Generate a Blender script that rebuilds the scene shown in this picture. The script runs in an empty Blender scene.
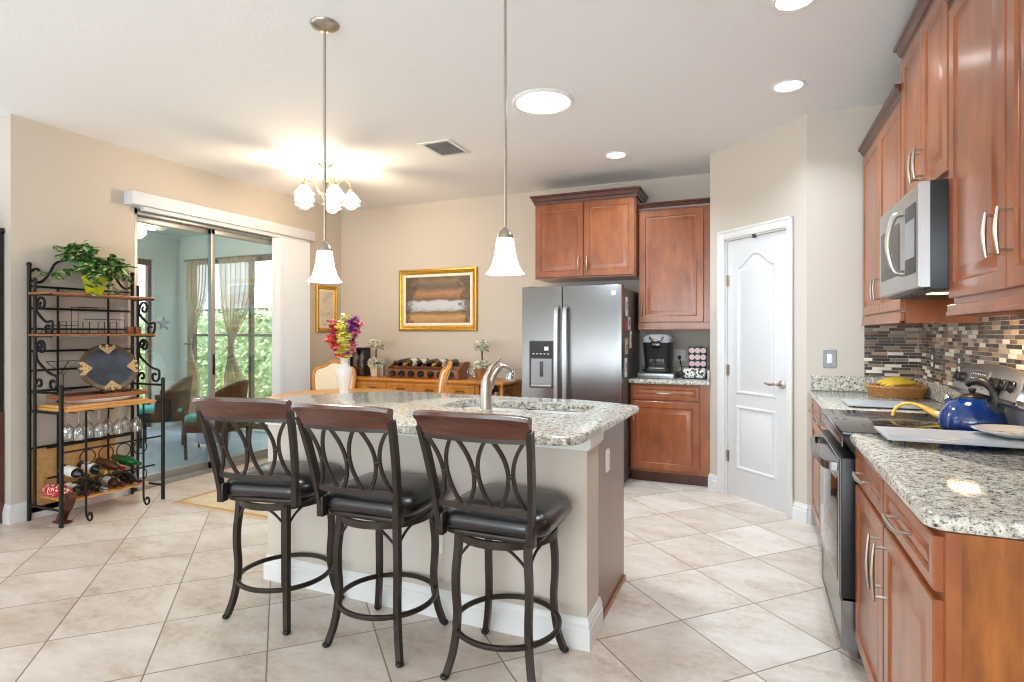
import bpy, bmesh, math, random
from mathutils import Vector, Matrix
from mathutils.geometry import tessellate_polygon

# ------------------------------------------------------------------ camera, world, lights, exposure
SC = bpy.context.scene
COL = SC.collection
random.seed(7)
PI = math.pi
H = 2.92          # ceiling
XL = -4.87        # left wall
YB = 5.87         # back wall
XR = 1.02         # right wall

cam_data = bpy.data.cameras.new('camera')
cam_data.sensor_width = 36.0
cam_data.lens = 570.0 / 1024.0 * 36.0
cam_data.shift_y = (333.0 - 341.0) / 1024.0
cam_data.clip_start = 0.05
cam = bpy.data.objects.new('camera', cam_data)
COL.objects.link(cam)
cam.location = (0, 0, 1.36)
cam.rotation_euler = (PI / 2, 0, math.radians(23.0))
SC.camera = cam

world = bpy.data.worlds.new('daylight')
SC.world = world
world.use_nodes = True
_bg = world.node_tree.nodes['Background']
_bg.inputs['Color'].default_value = (0.90, 0.96, 1.0, 1)
_bg.inputs['Strength'].default_value = 3.6

SC.view_settings.view_transform = 'Standard'
SC.view_settings.look = 'None'
SC.view_settings.exposure = 0.08
SC.view_settings.gamma = 1.0
SC.view_settings.use_curve_mapping = False
SC.cycles.max_bounces = 8
SC.cycles.diffuse_bounces = 4
SC.cycles.glossy_bounces = 4
SC.cycles.transparent_max_bounces = 12
SC.cycles.sample_clamp_indirect = 4.0
SC.cycles.use_denoising = True
SC.cycles.filter_width = 1.1


def light(name, kind, loc, power, color=(1, 1, 1), size=0.2, size_y=None, rot=(0, 0, 0), spread=None, parent=None):
    d = bpy.data.lights.new(name, kind)
    d.energy = power
    d.color = color
    if kind == 'AREA':
        d.size = size
        if size_y:
            d.shape = 'RECTANGLE'; d.size_y = size_y
        else:
            d.shape = 'DISK'
        if spread:
            d.spread = spread
    else:
        d.shadow_soft_size = size
    o = bpy.data.objects.new(name, d)
    COL.objects.link(o)
    o.location = loc
    o.rotation_euler = rot
    if parent:
        o.parent = parent
    return o


# added fill panels out of view, standing in for window daylight, tilted at the ceiling
light('rear_fill', 'AREA', (-0.75, -3.85, 1.35), 120, (0.74, 0.89, 1.0), 3.2, 2.0, rot=(PI / 2 + math.radians(28), 0, 0))
light('side_fill', 'AREA', (-7.4, -0.6, 1.3), 100, (0.76, 0.90, 1.0), 3.6, 2.0, rot=(PI / 2 + math.radians(28), 0, -PI / 2))  # added side fill; the wall behind it has no window
SUN = light('sun', 'SUN', (-9, 2, 9), 2.2, (1.0, 0.96, 0.88), 0.03, rot=(math.radians(38), 0, math.radians(35)))
CAN_POWER = 9
TUN_POWER = 27
PEND_POWER = 4
CHAND_POWER = 11


# ------------------------------------------------------------------ materials
def lin(c):
    out = []
    for v in c:
        v = v / 255.0
        out.append(v / 12.92 if v <= 0.04045 else ((v + 0.055) / 1.055) ** 2.4)
    return tuple(out) + (1.0,)


def new_mat(name):
    m = bpy.data.materials.new(name)
    m.use_nodes = True
    nt = m.node_tree
    b = nt.nodes['Principled BSDF']
    return m, nt, b


def nd(nt, t, **kw):
    n = nt.nodes.new(t)
    for k, v in kw.items():
        setattr(n, k, v)
    return n


def mth(nt, op, a, b=None, c=None):
    n = nd(nt, 'ShaderNodeMath', operation=op)
    for i, v in enumerate((a, b, c)):
        if v is None:
            continue
        if isinstance(v, (int, float)):
            n.inputs[i].default_value = v
        else:
            nt.links.new(v, n.inputs[i])
    return n.outputs[0]


def ramp(nt, fac, stops, interp='LINEAR'):
    r = nd(nt, 'ShaderNodeValToRGB')
    r.color_ramp.interpolation = interp
    e = r.color_ramp.elements
    while len(e) > 1:
        e.remove(e[-1])
    e[0].position = stops[0][0]; e[0].color = stops[0][1]
    for p, c in stops[1:]:
        k = e.new(p); k.color = c
    nt.links.new(fac, r.inputs[0])
    return r.outputs[0]


def mixc(nt, fac, a, b, mode='MIX'):
    n = nd(nt, 'ShaderNodeMix', data_type='RGBA', blend_type=mode)
    for i, v in ((0, fac), (6, a), (7, b)):
        if isinstance(v, (int, float)):
            n.inputs[i].default_value = v
        elif isinstance(v, tuple):
            n.inputs[i].default_value = v
        else:
            nt.links.new(v, n.inputs[i])
    return n.outputs[2]


def objco(nt, scale=(1, 1, 1), rot=(0, 0, 0), loc=(0, 0, 0), src='Object'):
    tc = nd(nt, 'ShaderNodeTexCoord')
    mp = nd(nt, 'ShaderNodeMapping')
    mp.inputs['Scale'].default_value = scale
    mp.inputs['Rotation'].default_value = rot
    mp.inputs['Location'].default_value = loc
    nt.links.new(tc.outputs[src], mp.inputs[0])
    return mp.outputs[0]


def noise(nt, vec, scale, detail=3, rough=0.5, out=0):
    n = nd(nt, 'ShaderNodeTexNoise')
    n.inputs['Scale'].default_value = scale
    n.inputs['Detail'].default_value = detail
    n.inputs['Roughness'].default_value = rough
    if vec is not None:
        nt.links.new(vec, n.inputs['Vector'])
    return n.outputs[out]


def bump(nt, b, height, strength=0.2, dist=0.01):
    n = nd(nt, 'ShaderNodeBump')
    n.inputs['Strength'].default_value = strength
    n.inputs['Distance'].default_value = dist
    nt.links.new(height, n.inputs['Height'])
    nt.links.new(n.outputs[0], b.inputs['Normal'])


def plain(name, rgb, rough=0.5, metal=0.0, var=0.05, vscale=20, coat=0.0, spec=0.5, bumps=0.0):
    """one colour with a faint procedural mottling"""
    m, nt, b = new_mat(name)
    c = lin(rgb)
    v = objco(nt)
    f = noise(nt, v, vscale, 3)
    lo = tuple(max(0, x * (1 - var)) for x in c[:3]) + (1,)
    hi = tuple(min(1, x * (1 + var)) for x in c[:3]) + (1,)
    nt.links.new(ramp(nt, f, [(0.3, lo), (0.7, hi)]), b.inputs['Base Color'])
    b.inputs['Roughness'].default_value = rough
    b.inputs['Metallic'].default_value = metal
    b.inputs['Coat Weight'].default_value = coat
    b.inputs['Coat Roughness'].default_value = 0.12
    b.inputs['Specular IOR Level'].default_value = spec
    if bumps:
        bump(nt, b, f, bumps)
    return m


def wood(name, dark, light_, rough=0.35, coat=0.3, scale=(14, 14, 1.2), contrast=(0.3, 0.7), fine=0.25):
    m, nt, b = new_mat(name)
    v = objco(nt, scale)
    f = noise(nt, v, 1.6, 6, 0.62)
    v2 = objco(nt, (scale[0] * 9, scale[1] * 9, scale[2] * 4))
    g = noise(nt, v2, 1.0, 3)
    v3 = objco(nt, (3, 3, 3))
    h = noise(nt, v3, 1.3, 2)
    c = ramp(nt, f, [(contrast[0], lin(dark)), (contrast[1], lin(light_))])
    d4 = tuple(x * 0.72 for x in lin(dark)[:3]) + (1,)
    c = mixc(nt, mth(nt, 'MULTIPLY', g, fine), c, d4)
    c = mixc(nt, mth(nt, 'MULTIPLY', h, 0.35), c, lin(light_))
    nt.links.new(c, b.inputs['Base Color'])
    b.inputs['Roughness'].default_value = rough
    b.inputs['Coat Weight'].default_value = coat
    b.inputs['Coat Roughness'].default_value = 0.15
    return m


def emit(name, rgb, strength):
    m, nt, b = new_mat(name)
    b.inputs['Base Color'].default_value = lin((250, 250, 248))
    b.inputs['Emission Color'].default_value = lin(rgb)
    b.inputs['Emission Strength'].default_value = strength
    b.inputs['Roughness'].default_value = 0.4
    return m


def glass(name, tint=(235, 245, 243), refl=0.09, rough=0.0):
    m, nt, b = new_mat(name)
    out = nt.nodes['Material Output']
    nt.nodes.remove(b)
    t = nd(nt, 'ShaderNodeBsdfTransparent'); t.inputs[0].default_value = lin(tint)
    g = nd(nt, 'ShaderNodeBsdfGlossy'); g.inputs['Roughness'].default_value = rough
    lw = nd(nt, 'ShaderNodeLayerWeight'); lw.inputs[0].default_value = 0.35
    f = mth(nt, 'MULTIPLY_ADD', lw.outputs['Facing'], 0.5, refl)
    mx = nd(nt, 'ShaderNodeMixShader')
    nt.links.new(f, mx.inputs[0]); nt.links.new(t.outputs[0], mx.inputs[1]); nt.links.new(g.outputs[0], mx.inputs[2])
    nt.links.new(mx.outputs[0], out.inputs[0])
    return m


M = {}


def mat_floor():
    m, nt, b = new_mat('floor_tile')
    tc = nd(nt, 'ShaderNodeTexCoord')
    sp = nd(nt, 'ShaderNodeSeparateXYZ')
    nt.links.new(tc.outputs['Object'], sp.inputs[0])
    P = 0.640
    s = mth(nt, 'DIVIDE', mth(nt, 'SUBTRACT', mth(nt, 'ADD', sp.outputs[0], sp.outputs[1]), 2.48 - 0.64 * 20), P)
    t = mth(nt, 'DIVIDE', mth(nt, 'SUBTRACT', mth(nt, 'SUBTRACT', sp.outputs[0], sp.outputs[1]), -2.477 - 0.637 * 30), 0.637)
    fs, ft = mth(nt, 'FRACT', s), mth(nt, 'FRACT', t)
    ds = mth(nt, 'MINIMUM', fs, mth(nt, 'SUBTRACT', 1.0, fs))
    dt = mth(nt, 'MINIMUM', ft, mth(nt, 'SUBTRACT', 1.0, ft))
    d = mth(nt, 'MINIMUM', ds, dt)
    g = nd(nt, 'ShaderNodeMapRange'); g.inputs[1].default_value = 0.005; g.inputs[2].default_value = 0.009
    nt.links.new(d, g.inputs[0])
    cv = nd(nt, 'ShaderNodeCombineXYZ')
    nt.links.new(mth(nt, 'FLOOR', s), cv.inputs[0]); nt.links.new(mth(nt, 'FLOOR', t), cv.inputs[1])
    wn = nd(nt, 'ShaderNodeTexWhiteNoise', noise_dimensions='2D')
    nt.links.new(cv.outputs[0], wn.inputs['Vector'])
    off = nd(nt, 'ShaderNodeVectorMath', operation='SCALE'); off.inputs['Scale'].default_value = 9.0
    nt.links.new(wn.outputs['Color'], off.inputs[0])
    ad = nd(nt, 'ShaderNodeVectorMath', operation='ADD')
    nt.links.new(tc.outputs['Object'], ad.inputs[0]); nt.links.new(off.outputs[0], ad.inputs[1])
    mp = nd(nt, 'ShaderNodeMapping'); mp.inputs['Rotation'].default_value = (0, 0, PI / 4); mp.inputs['Scale'].default_value = (1.0, 2.4, 1)
    nt.links.new(ad.outputs[0], mp.inputs[0])
    n1 = noise(nt, mp.outputs[0], 2.2, 8, 0.68)
    n2 = noise(nt, mp.outputs[0], 9, 5, 0.65)
    c = ramp(nt, n1, [(0.28, lin((182, 156, 132))), (0.47, lin((218, 205, 193))), (0.66, lin((238, 231, 225)))])
    n4 = noise(nt, ad.outputs[0], 26, 5, 0.7)
    blot = ramp(nt, n4, [(0.42, (0, 0, 0, 1)), (0.66, (1, 1, 1, 1))])
    c = mixc(nt, mth(nt, 'MULTIPLY', n2, 0.4), c, lin((200, 183, 165)))
    c = mixc(nt, mth(nt, 'MULTIPLY', blot, 0.45), c, lin((234, 228, 220)))
    tv = ramp(nt, wn.outputs['Value'], [(0.0, (0.86, 0.83, 0.80, 1)), (1.0, (1.0, 1.0, 1.0, 1))])
    c = mixc(nt, 1.0, c, tv, 'MULTIPLY')
    c = mixc(nt, g.outputs[0], lin((140, 122, 106)), c)
    nt.links.new(c, b.inputs['Base Color'])
    nt.links.new(mth(nt, 'MULTIPLY_ADD', n2, 0.12, 0.30), b.inputs['Roughness'])
    b.inputs['Specular IOR Level'].default_value = 0.35
    hgt = mth(nt, 'ADD', g.outputs[0], mth(nt, 'MULTIPLY', n2, 0.15))
    bump(nt, b, hgt, 0.25, 0.004)
    return m


def mat_granite(name='granite'):
    m, nt, b = new_mat(name)
    v = objco(nt)
    wv = nd(nt, 'ShaderNodeVectorMath', operation='ADD'); 
    wn = nd(nt, 'ShaderNodeVectorMath', operation='SCALE'); wn.inputs['Scale'].default_value = 0.012
    nt.links.new(noise(nt, v, 60, 2, 0.5, out=1), wn.inputs[0])
    nt.links.new(v, wv.inputs[0]); nt.links.new(wn.outputs[0], wv.inputs[1])
    w = wv.outputs[0]
    n1 = noise(nt, v, 46, 5, 0.65)
    n2 = noise(nt, v, 130, 4, 0.65)
    n3 = noise(nt, v, 9, 3, 0.5)
    c = ramp(nt, n1, [(0.30, lin((130, 126, 116))), (0.42, lin((186, 182, 170))), (0.54, lin((216, 213, 204))), (0.68, lin((238, 237, 230)))])
    tan = ramp(nt, n3, [(0.46, (0, 0, 0, 1)), (0.64, (1, 1, 1, 1))])
    c = mixc(nt, mth(nt, 'MULTIPLY', tan, 0.22), c, lin((200, 188, 156)))
    gy = ramp(nt, n2, [(0.52, (0, 0, 0, 1)), (0.64, (1, 1, 1, 1))])
    c = mixc(nt, mth(nt, 'MULTIPLY', gy, 0.6), c, lin((142, 136, 124)))

    def specks(scale, thr, dens_w, col, amt):
        vo = nd(nt, 'ShaderNodeTexVoronoi'); vo.inputs['Scale'].default_value = scale
        nt.links.new(w, vo.inputs['Vector'])
        cells = nd(nt, 'ShaderNodeSeparateColor'); nt.links.new(vo.outputs['Color'], cells.inputs[0])
        dens = mth(nt, 'ADD', cells.outputs[0], mth(nt, 'MULTIPLY', mth(nt, 'SUBTRACT', n1, 0.5), -dens_w))
        return mixc(nt, mth(nt, 'MULTIPLY', ramp(nt, dens, [(thr, (0, 0, 0, 1)), (thr + 0.06, (1, 1, 1, 1))]), amt), c, col)
    c = specks(230, 0.80, 0.9, lin((86, 80, 74)), 0.8)
    c = specks(130, 0.92, 0.9, lin((52, 47, 44)), 0.9)
    c = specks(170, 0.90, 0.5, lin((188, 160, 112)), 0.5)
    nt.links.new(c, b.inputs['Base Color'])
    b.inputs['Roughness'].default_value = 0.10
    b.inputs['Specular IOR Level'].default_value = 0.5
    return m


def mat_mosaic():
    m, nt, b = new_mat('mosaic_tile')
    tc = nd(nt, 'ShaderNodeTexCoord')
    sp = nd(nt, 'ShaderNodeSeparateXYZ')
    nt.links.new(tc.outputs['Object'], sp.inputs[0])
    s = mth(nt, 'ADD', mth(nt, 'ADD', sp.outputs[0], sp.outputs[1]), 20.0)
    z = mth(nt, 'DIVIDE', sp.outputs[2], 0.0205)
    row = mth(nt, 'FLOOR', z)
    w1 = nd(nt, 'ShaderNodeTexWhiteNoise', noise_dimensions='1D'); nt.links.new(row, w1.inputs['W'])
    width = mth(nt, 'MULTIPLY_ADD', w1.outputs['Value'], 0.05, 0.075)
    u = mth(nt, 'DIVIDE', mth(nt, 'MULTIPLY_ADD', w1.outputs['Value'], 3.7, s), width)
    col = mth(nt, 'FLOOR', u)
    cv = nd(nt, 'ShaderNodeCombineXYZ'); nt.links.new(row, cv.inputs[0]); nt.links.new(col, cv.inputs[1])
    w2 = nd(nt, 'ShaderNodeTexWhiteNoise', noise_dimensions='2D'); nt.links.new(cv.outputs[0], w2.inputs['Vector'])
    c = ramp(nt, w2.outputs['Value'], [(0.0, lin((72, 52, 40))), (0.20, lin((116, 88, 70))), (0.36, lin((186, 166, 142))), (0.48, lin((240, 232, 218))),
                                      (0.60, lin((134, 118, 106))), (0.68, lin((50, 38, 32))), (0.82, lin((168, 138, 108))), (0.9, lin((92, 72, 60)))], 'CONSTANT')
    fz, fu = mth(nt, 'FRACT', z), mth(nt, 'FRACT', u)
    dz = mth(nt, 'MULTIPLY', mth(nt, 'MINIMUM', fz, mth(nt, 'SUBTRACT', 1.0, fz)), 0.0205)
    du = mth(nt, 'MULTIPLY', mth(nt, 'MINIMUM', fu, mth(nt, 'SUBTRACT', 1.0, fu)), width)
    g = nd(nt, 'ShaderNodeMapRange'); g.inputs[1].default_value = 0.0008; g.inputs[2].default_value = 0.0014
    nt.links.new(mth(nt, 'MINIMUM', dz, du), g.inputs[0])
    c = mixc(nt, g.outputs[0], lin((196, 186, 172)), c)
    nt.links.new(c, b.inputs['Base Color'])
    nt.links.new(mth(nt, 'MULTIPLY_ADD', w2.outputs['Value'], 0.2, 0.25), b.inputs['Roughness'])
    bump(nt, b, g.outputs[0], 0.3, 0.002)
    return m


def mat_steel(name, rgb=(176, 176, 176), rough=0.28, axis='x'):
    m, nt, b = new_mat(name)
    sc = {'x': (1.5, 1.5, 110), 'z': (110, 110, 1.5)}[axis]
    f = noise(nt, objco(nt, sc), 1.0, 3)
    c = lin(rgb)
    nt.links.new(ramp(nt, f, [(0.3, tuple(x * 0.99 for x in c[:3]) + (1,)), (0.7, tuple(min(1, x * 1.01) for x in c[:3]) + (1,))]), b.inputs['Base Color'])
    b.inputs['Metallic'].default_value = 1.0
    b.inputs['Roughness'].default_value = rough
    return m


def mat_wall(name, rgb, strength=0.12):
    m, nt, b = new_mat(name)
    v = objco(nt)
    f = noise(nt, v, 55, 3, 0.55)
    c = lin(rgb)
    nt.links.new(ramp(nt, f, [(0.2, tuple(x * 0.985 for x in c[:3]) + (1,)), (0.8, c)]), b.inputs['Base Color'])
    b.inputs['Roughness'].default_value = 0.75
    b.inputs['Specular IOR Level'].default_value = 0.25
    bump(nt, b, f, strength, 0.004)
    return m


M['floor'] = mat_floor()
M['granite'] = mat_granite()
M['mosaic'] = mat_mosaic()
M['wall'] = mat_wall('wall_paint', (207, 197, 185))
M['ceiling'] = mat_wall('ceiling_paint', (246, 247, 249), 0.35)
M['trim'] = plain('white_trim', (228, 227, 226), 0.35, var=0.01)
M['door_white'] = plain('white_door', (216, 216, 218), 0.38, var=0.01)
M['cherry'] = wood('cherry_wood', (114, 56, 26), (174, 100, 56), 0.28, 0.3, (6, 6, 2.2))
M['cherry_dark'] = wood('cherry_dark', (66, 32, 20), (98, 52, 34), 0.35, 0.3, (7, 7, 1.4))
M['end_panel'] = wood('cherry_veneer', (108, 54, 12), (176, 102, 38), 0.35, 0.3, (9, 9, 2.0), contrast=(0.36, 0.64))
M['island_wood'] = wood('island_veneer', (104, 70, 52), (140, 98, 76), 0.35, 0.3, (9, 9, 1.0))
M['oak'] = wood('oak_wood', (182, 108, 36), (220, 150, 66), 0.35, 0.3, (9, 9, 1.5))
M['oak_light'] = wood('light_wood', (196, 140, 82), (226, 176, 116), 0.4, 0.15, (4, 20, 20))
M['shelf_wood'] = wood('shelf_wood', (126, 78, 46), (168, 112, 72), 0.4, 0.15, (4, 20, 20))
M['deck_wood'] = wood('orange_board', (206, 140, 70), (232, 172, 98), 0.4, 0.15, (20, 2, 20))
M['stool_wood'] = wood('stool_wood', (52, 22, 13), (88, 40, 24), 0.26, 0.4, (1.5, 22, 22), fine=0.06)
M['rack_wood'] = wood('rack_wood', (110, 62, 34), (150, 92, 54), 0.4, 0.2, (3, 14, 14))
M['bronze'] = plain('dark_bronze_metal', (52, 43, 38), 0.36, 0.5, 0.12, 30)
M['iron'] = plain('black_iron', (20, 19, 19), 0.45, 0.3, 0.1, 30)
M['leather'] = plain('black_leather', (17, 16, 19), 0.30, 0.0, 0.15, 40, coat=0.3, bumps=0.06)
M['steel'] = mat_steel('brushed_steel', (150, 150, 150), 0.27)
M['steel_v'] = mat_steel('brushed_steel_upright', (196, 196, 196), 0.33, 'z')
M['sink_steel'] = mat_steel('sink_steel', (214, 214, 214), 0.5)
M['chrome'] = plain('polished_chrome', (205, 205, 206), 0.14, 1.0, 0.03)
M['nickel'] = plain('brushed_nickel', (186, 178, 166), 0.34, 1.0, 0.05)
M['brass'] = plain('antique_brass', (196, 176, 140), 0.28, 1.0, 0.05)
M['fridge_side'] = plain('grey_fridge_side', (92, 90, 88), 0.42, 0.25, 0.04)
M['black_gloss'] = plain('black_glass', (12, 12, 13), 0.05, 0.0, 0.02, coat=0.4)
M['black'] = plain('black_plastic', (26, 26, 27), 0.38, 0.0, 0.08)
M['dark_grey'] = plain('dark_grey_plastic', (66, 66, 68), 0.4)
M['grey'] = plain('grey_plastic', (150, 152, 156), 0.35)
M['tray_grey'] = plain('grey_metal_cover', (178, 180, 184), 0.32, 0.0, 0.02)
M['white_plastic'] = plain('white_plastic', (238, 238, 234), 0.35, var=0.01)
M['porcelain'] = plain('white_porcelain', (240, 240, 240), 0.12, var=0.01, coat=0.4)
M['blue_enamel'] = plain('blue_enamel', (8, 50, 118), 0.12, 0.0, 0.06, coat=0.8)
M['yellow'] = plain('yellow_ceramic', (226, 186, 74), 0.25, var=0.05, coat=0.3)
M['banana'] = plain('banana_skin', (234, 196, 58), 0.5, var=0.1, vscale=12)
M['wicker'] = wood('wicker', (140, 88, 46), (206, 154, 96), 0.6, 0.0, (60, 60, 60))
M['dark_wicker'] = plain('dark_wicker', (42, 38, 38), 0.55, var=0.35, vscale=70)
M['turquoise'] = plain('turquoise_fabric', (60, 176, 178), 0.85, var=0.1, vscale=60)
M['cream'] = plain('cream_fabric', (238, 224, 200), 0.85, var=0.04, vscale=60)
M['sheer'] = None
M['gold'] = plain('gold_leaf_frame', (206, 160, 70), 0.35, 0.75, 0.15, 60, bumps=0.2)
M['mat_board'] = plain('ivory_mat_board', (240, 232, 214), 0.7, var=0.02)
M['leaf'] = None
M['pot_green'] = plain('chartreuse_glaze', (190, 196, 30), 0.18, var=0.05, coat=0.5)
M['blind'] = plain('white_vinyl', (222, 226, 232), 0.45, var=0.01)
M['alu'] = plain('grey_aluminium', (168, 170, 170), 0.4, 0.6, 0.03)
M['glass'] = glass('window_glass', (241, 247, 247), 0.03)
M['clear_glass'] = glass('clear_glass', (248, 250, 250), 0.14)
M['shade'] = emit('white_glass_shade', (255, 250, 242), 1.6)
M['lens'] = emit('lamp_lens', (255, 253, 250), 6.0)
M['shade_warm'] = emit('warm_glass_shade', (255, 240, 214), 1.5)
M['rug'] = None
M['lanai_wall'] = mat_wall('lanai_paint', (196, 206, 205))
M['lanai_floor'] = plain('lanai_floor', (140, 158, 172), 0.35, var=0.1, vscale=4)
M['brown_frame'] = plain('dark_window_frame', (96, 86, 78), 0.5)


def two_tone(name, a, b_, scale, rough=0.6, lo=0.45, hi=0.55, detail=3):
    m, nt, b = new_mat(name)
    f = noise(nt, objco(nt), scale, detail)
    nt.links.new(ramp(nt, f, [(lo, lin(a)), (hi, lin(b_))]), b.inputs['Base Color'])
    b.inputs['Roughness'].default_value = rough
    return m


M['leaf'] = two_tone('variegated_leaf', (48, 104, 44), (176, 200, 130), 30, 0.45, 0.46, 0.60)
M['hedge'] = two_tone('hedge_leaf', (150, 170, 122), (212, 222, 184), 12, 0.7, 0.35, 0.65)
M['rug'] = two_tone('sand_rug', (200, 178, 146), (216, 198, 168), 9, 0.95, 0.3, 0.7)
M['rug_border'] = plain('rug_border', (186, 150, 102), 0.95, var=0.08, vscale=40)
M['red_cloth'] = two_tone('red_spotted_cloth', (178, 30, 32), (236, 214, 200), 55, 0.8, 0.54, 0.6, 1)
M['pot_bw'] = two_tone('black_and_white_pattern', (238, 236, 226), (36, 34, 34), 50, 0.35, 0.52, 0.56, 2)
M['marble_dark'] = two_tone('dark_mottle', (44, 38, 38), (112, 98, 92), 26, 0.4, 0.4, 0.66)
M['slate'] = two_tone('slate_plate', (34, 44, 60), (66, 78, 98), 8, 0.45, 0.35, 0.7)
M['pewter'] = plain('pewter_rim', (84, 74, 62), 0.5, 0.1, 0.2, 30)
M['gilt'] = plain('pale_gilt', (206, 176, 130), 0.5, 0.0, 0.1, 40)


def mat_sheer():
    m, nt, b = new_mat('sheer_curtain')
    out = nt.nodes['Material Output']
    b.inputs['Base Color'].default_value = lin((186, 172, 150)); b.inputs['Roughness'].default_value = 0.9
    t = nd(nt, 'ShaderNodeBsdfTransparent')
    f = noise(nt, objco(nt, (14, 14, 0.6)), 1.5, 2)
    mx = nd(nt, 'ShaderNodeMixShader')
    nt.links.new(mth(nt, 'MULTIPLY_ADD', f, 0.5, 0.25), mx.inputs[0])
    nt.links.new(t.outputs[0], mx.inputs[1]); nt.links.new(b.outputs[0], mx.inputs[2])
    nt.links.new(mx.outputs[0], out.inputs[0])
    return m


M['sheer'] = mat_sheer()


# ------------------------------------------------------------------ mesh helpers
def cm(pts, n=8, closed=False):
    """Catmull-Rom through pts"""
    P = [Vector(p) for p in pts]
    out = []
    N = len(P)
    rng = range(N) if closed else range(N - 1)
    for i in rng:
        if closed:
            p0, p1, p2, p3 = P[(i - 1) % N], P[i], P[(i + 1) % N], P[(i + 2) % N]
        else:
            p1, p2 = P[i], P[i + 1]
            p0 = P[i - 1] if i > 0 else p1 * 2 - p2
            p3 = P[i + 2] if i + 2 < N else p2 * 2 - p1
        for k in range(n):
            t = k / n
            out.append(0.5 * ((2 * p1) + (p2 - p0) * t + (2 * p0 - 5 * p1 + 4 * p2 - p3) * t * t + (3 * p1 - p0 - 3 * p2 + p3) * t ** 3))
    if not closed:
        out.append(P[-1])
    return out


def circ(c, r, n=32, axis='z'):
    out = []
    for i in range(n):
        a = 2 * PI * i / n
        x, y = r * math.cos(a), r * math.sin(a)
        d = {'z': (x, y, 0), 'y': (x, 0, y), 'x': (0, x, y)}[axis]
        out.append(Vector(c) + Vector(d))
    return out


def inset(poly, d):
    """offset a counter-clockwise 2d polygon inwards by d (mitred)"""
    n = len(poly)
    out = []
    for i in range(n):
        a, b, c = Vector(poly[i - 1]), Vector(poly[i]), Vector(poly[(i + 1) % n])
        e1, e2 = (b - a), (c - b)
        if e1.length < 1e-9 or e2.length < 1e-9:
            out.append(tuple(b)); continue
        e1.normalize(); e2.normalize()
        n1, n2 = Vector((-e1.y, e1.x)), Vector((-e2.y, e2.x))
        m = n1 + n2
        if m.length < 1e-6:
            m = n1
        m.normalize()
        k = max(0.35, m.dot(n1))
        out.append(tuple(b + m * (d / k)))
    return out


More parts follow.
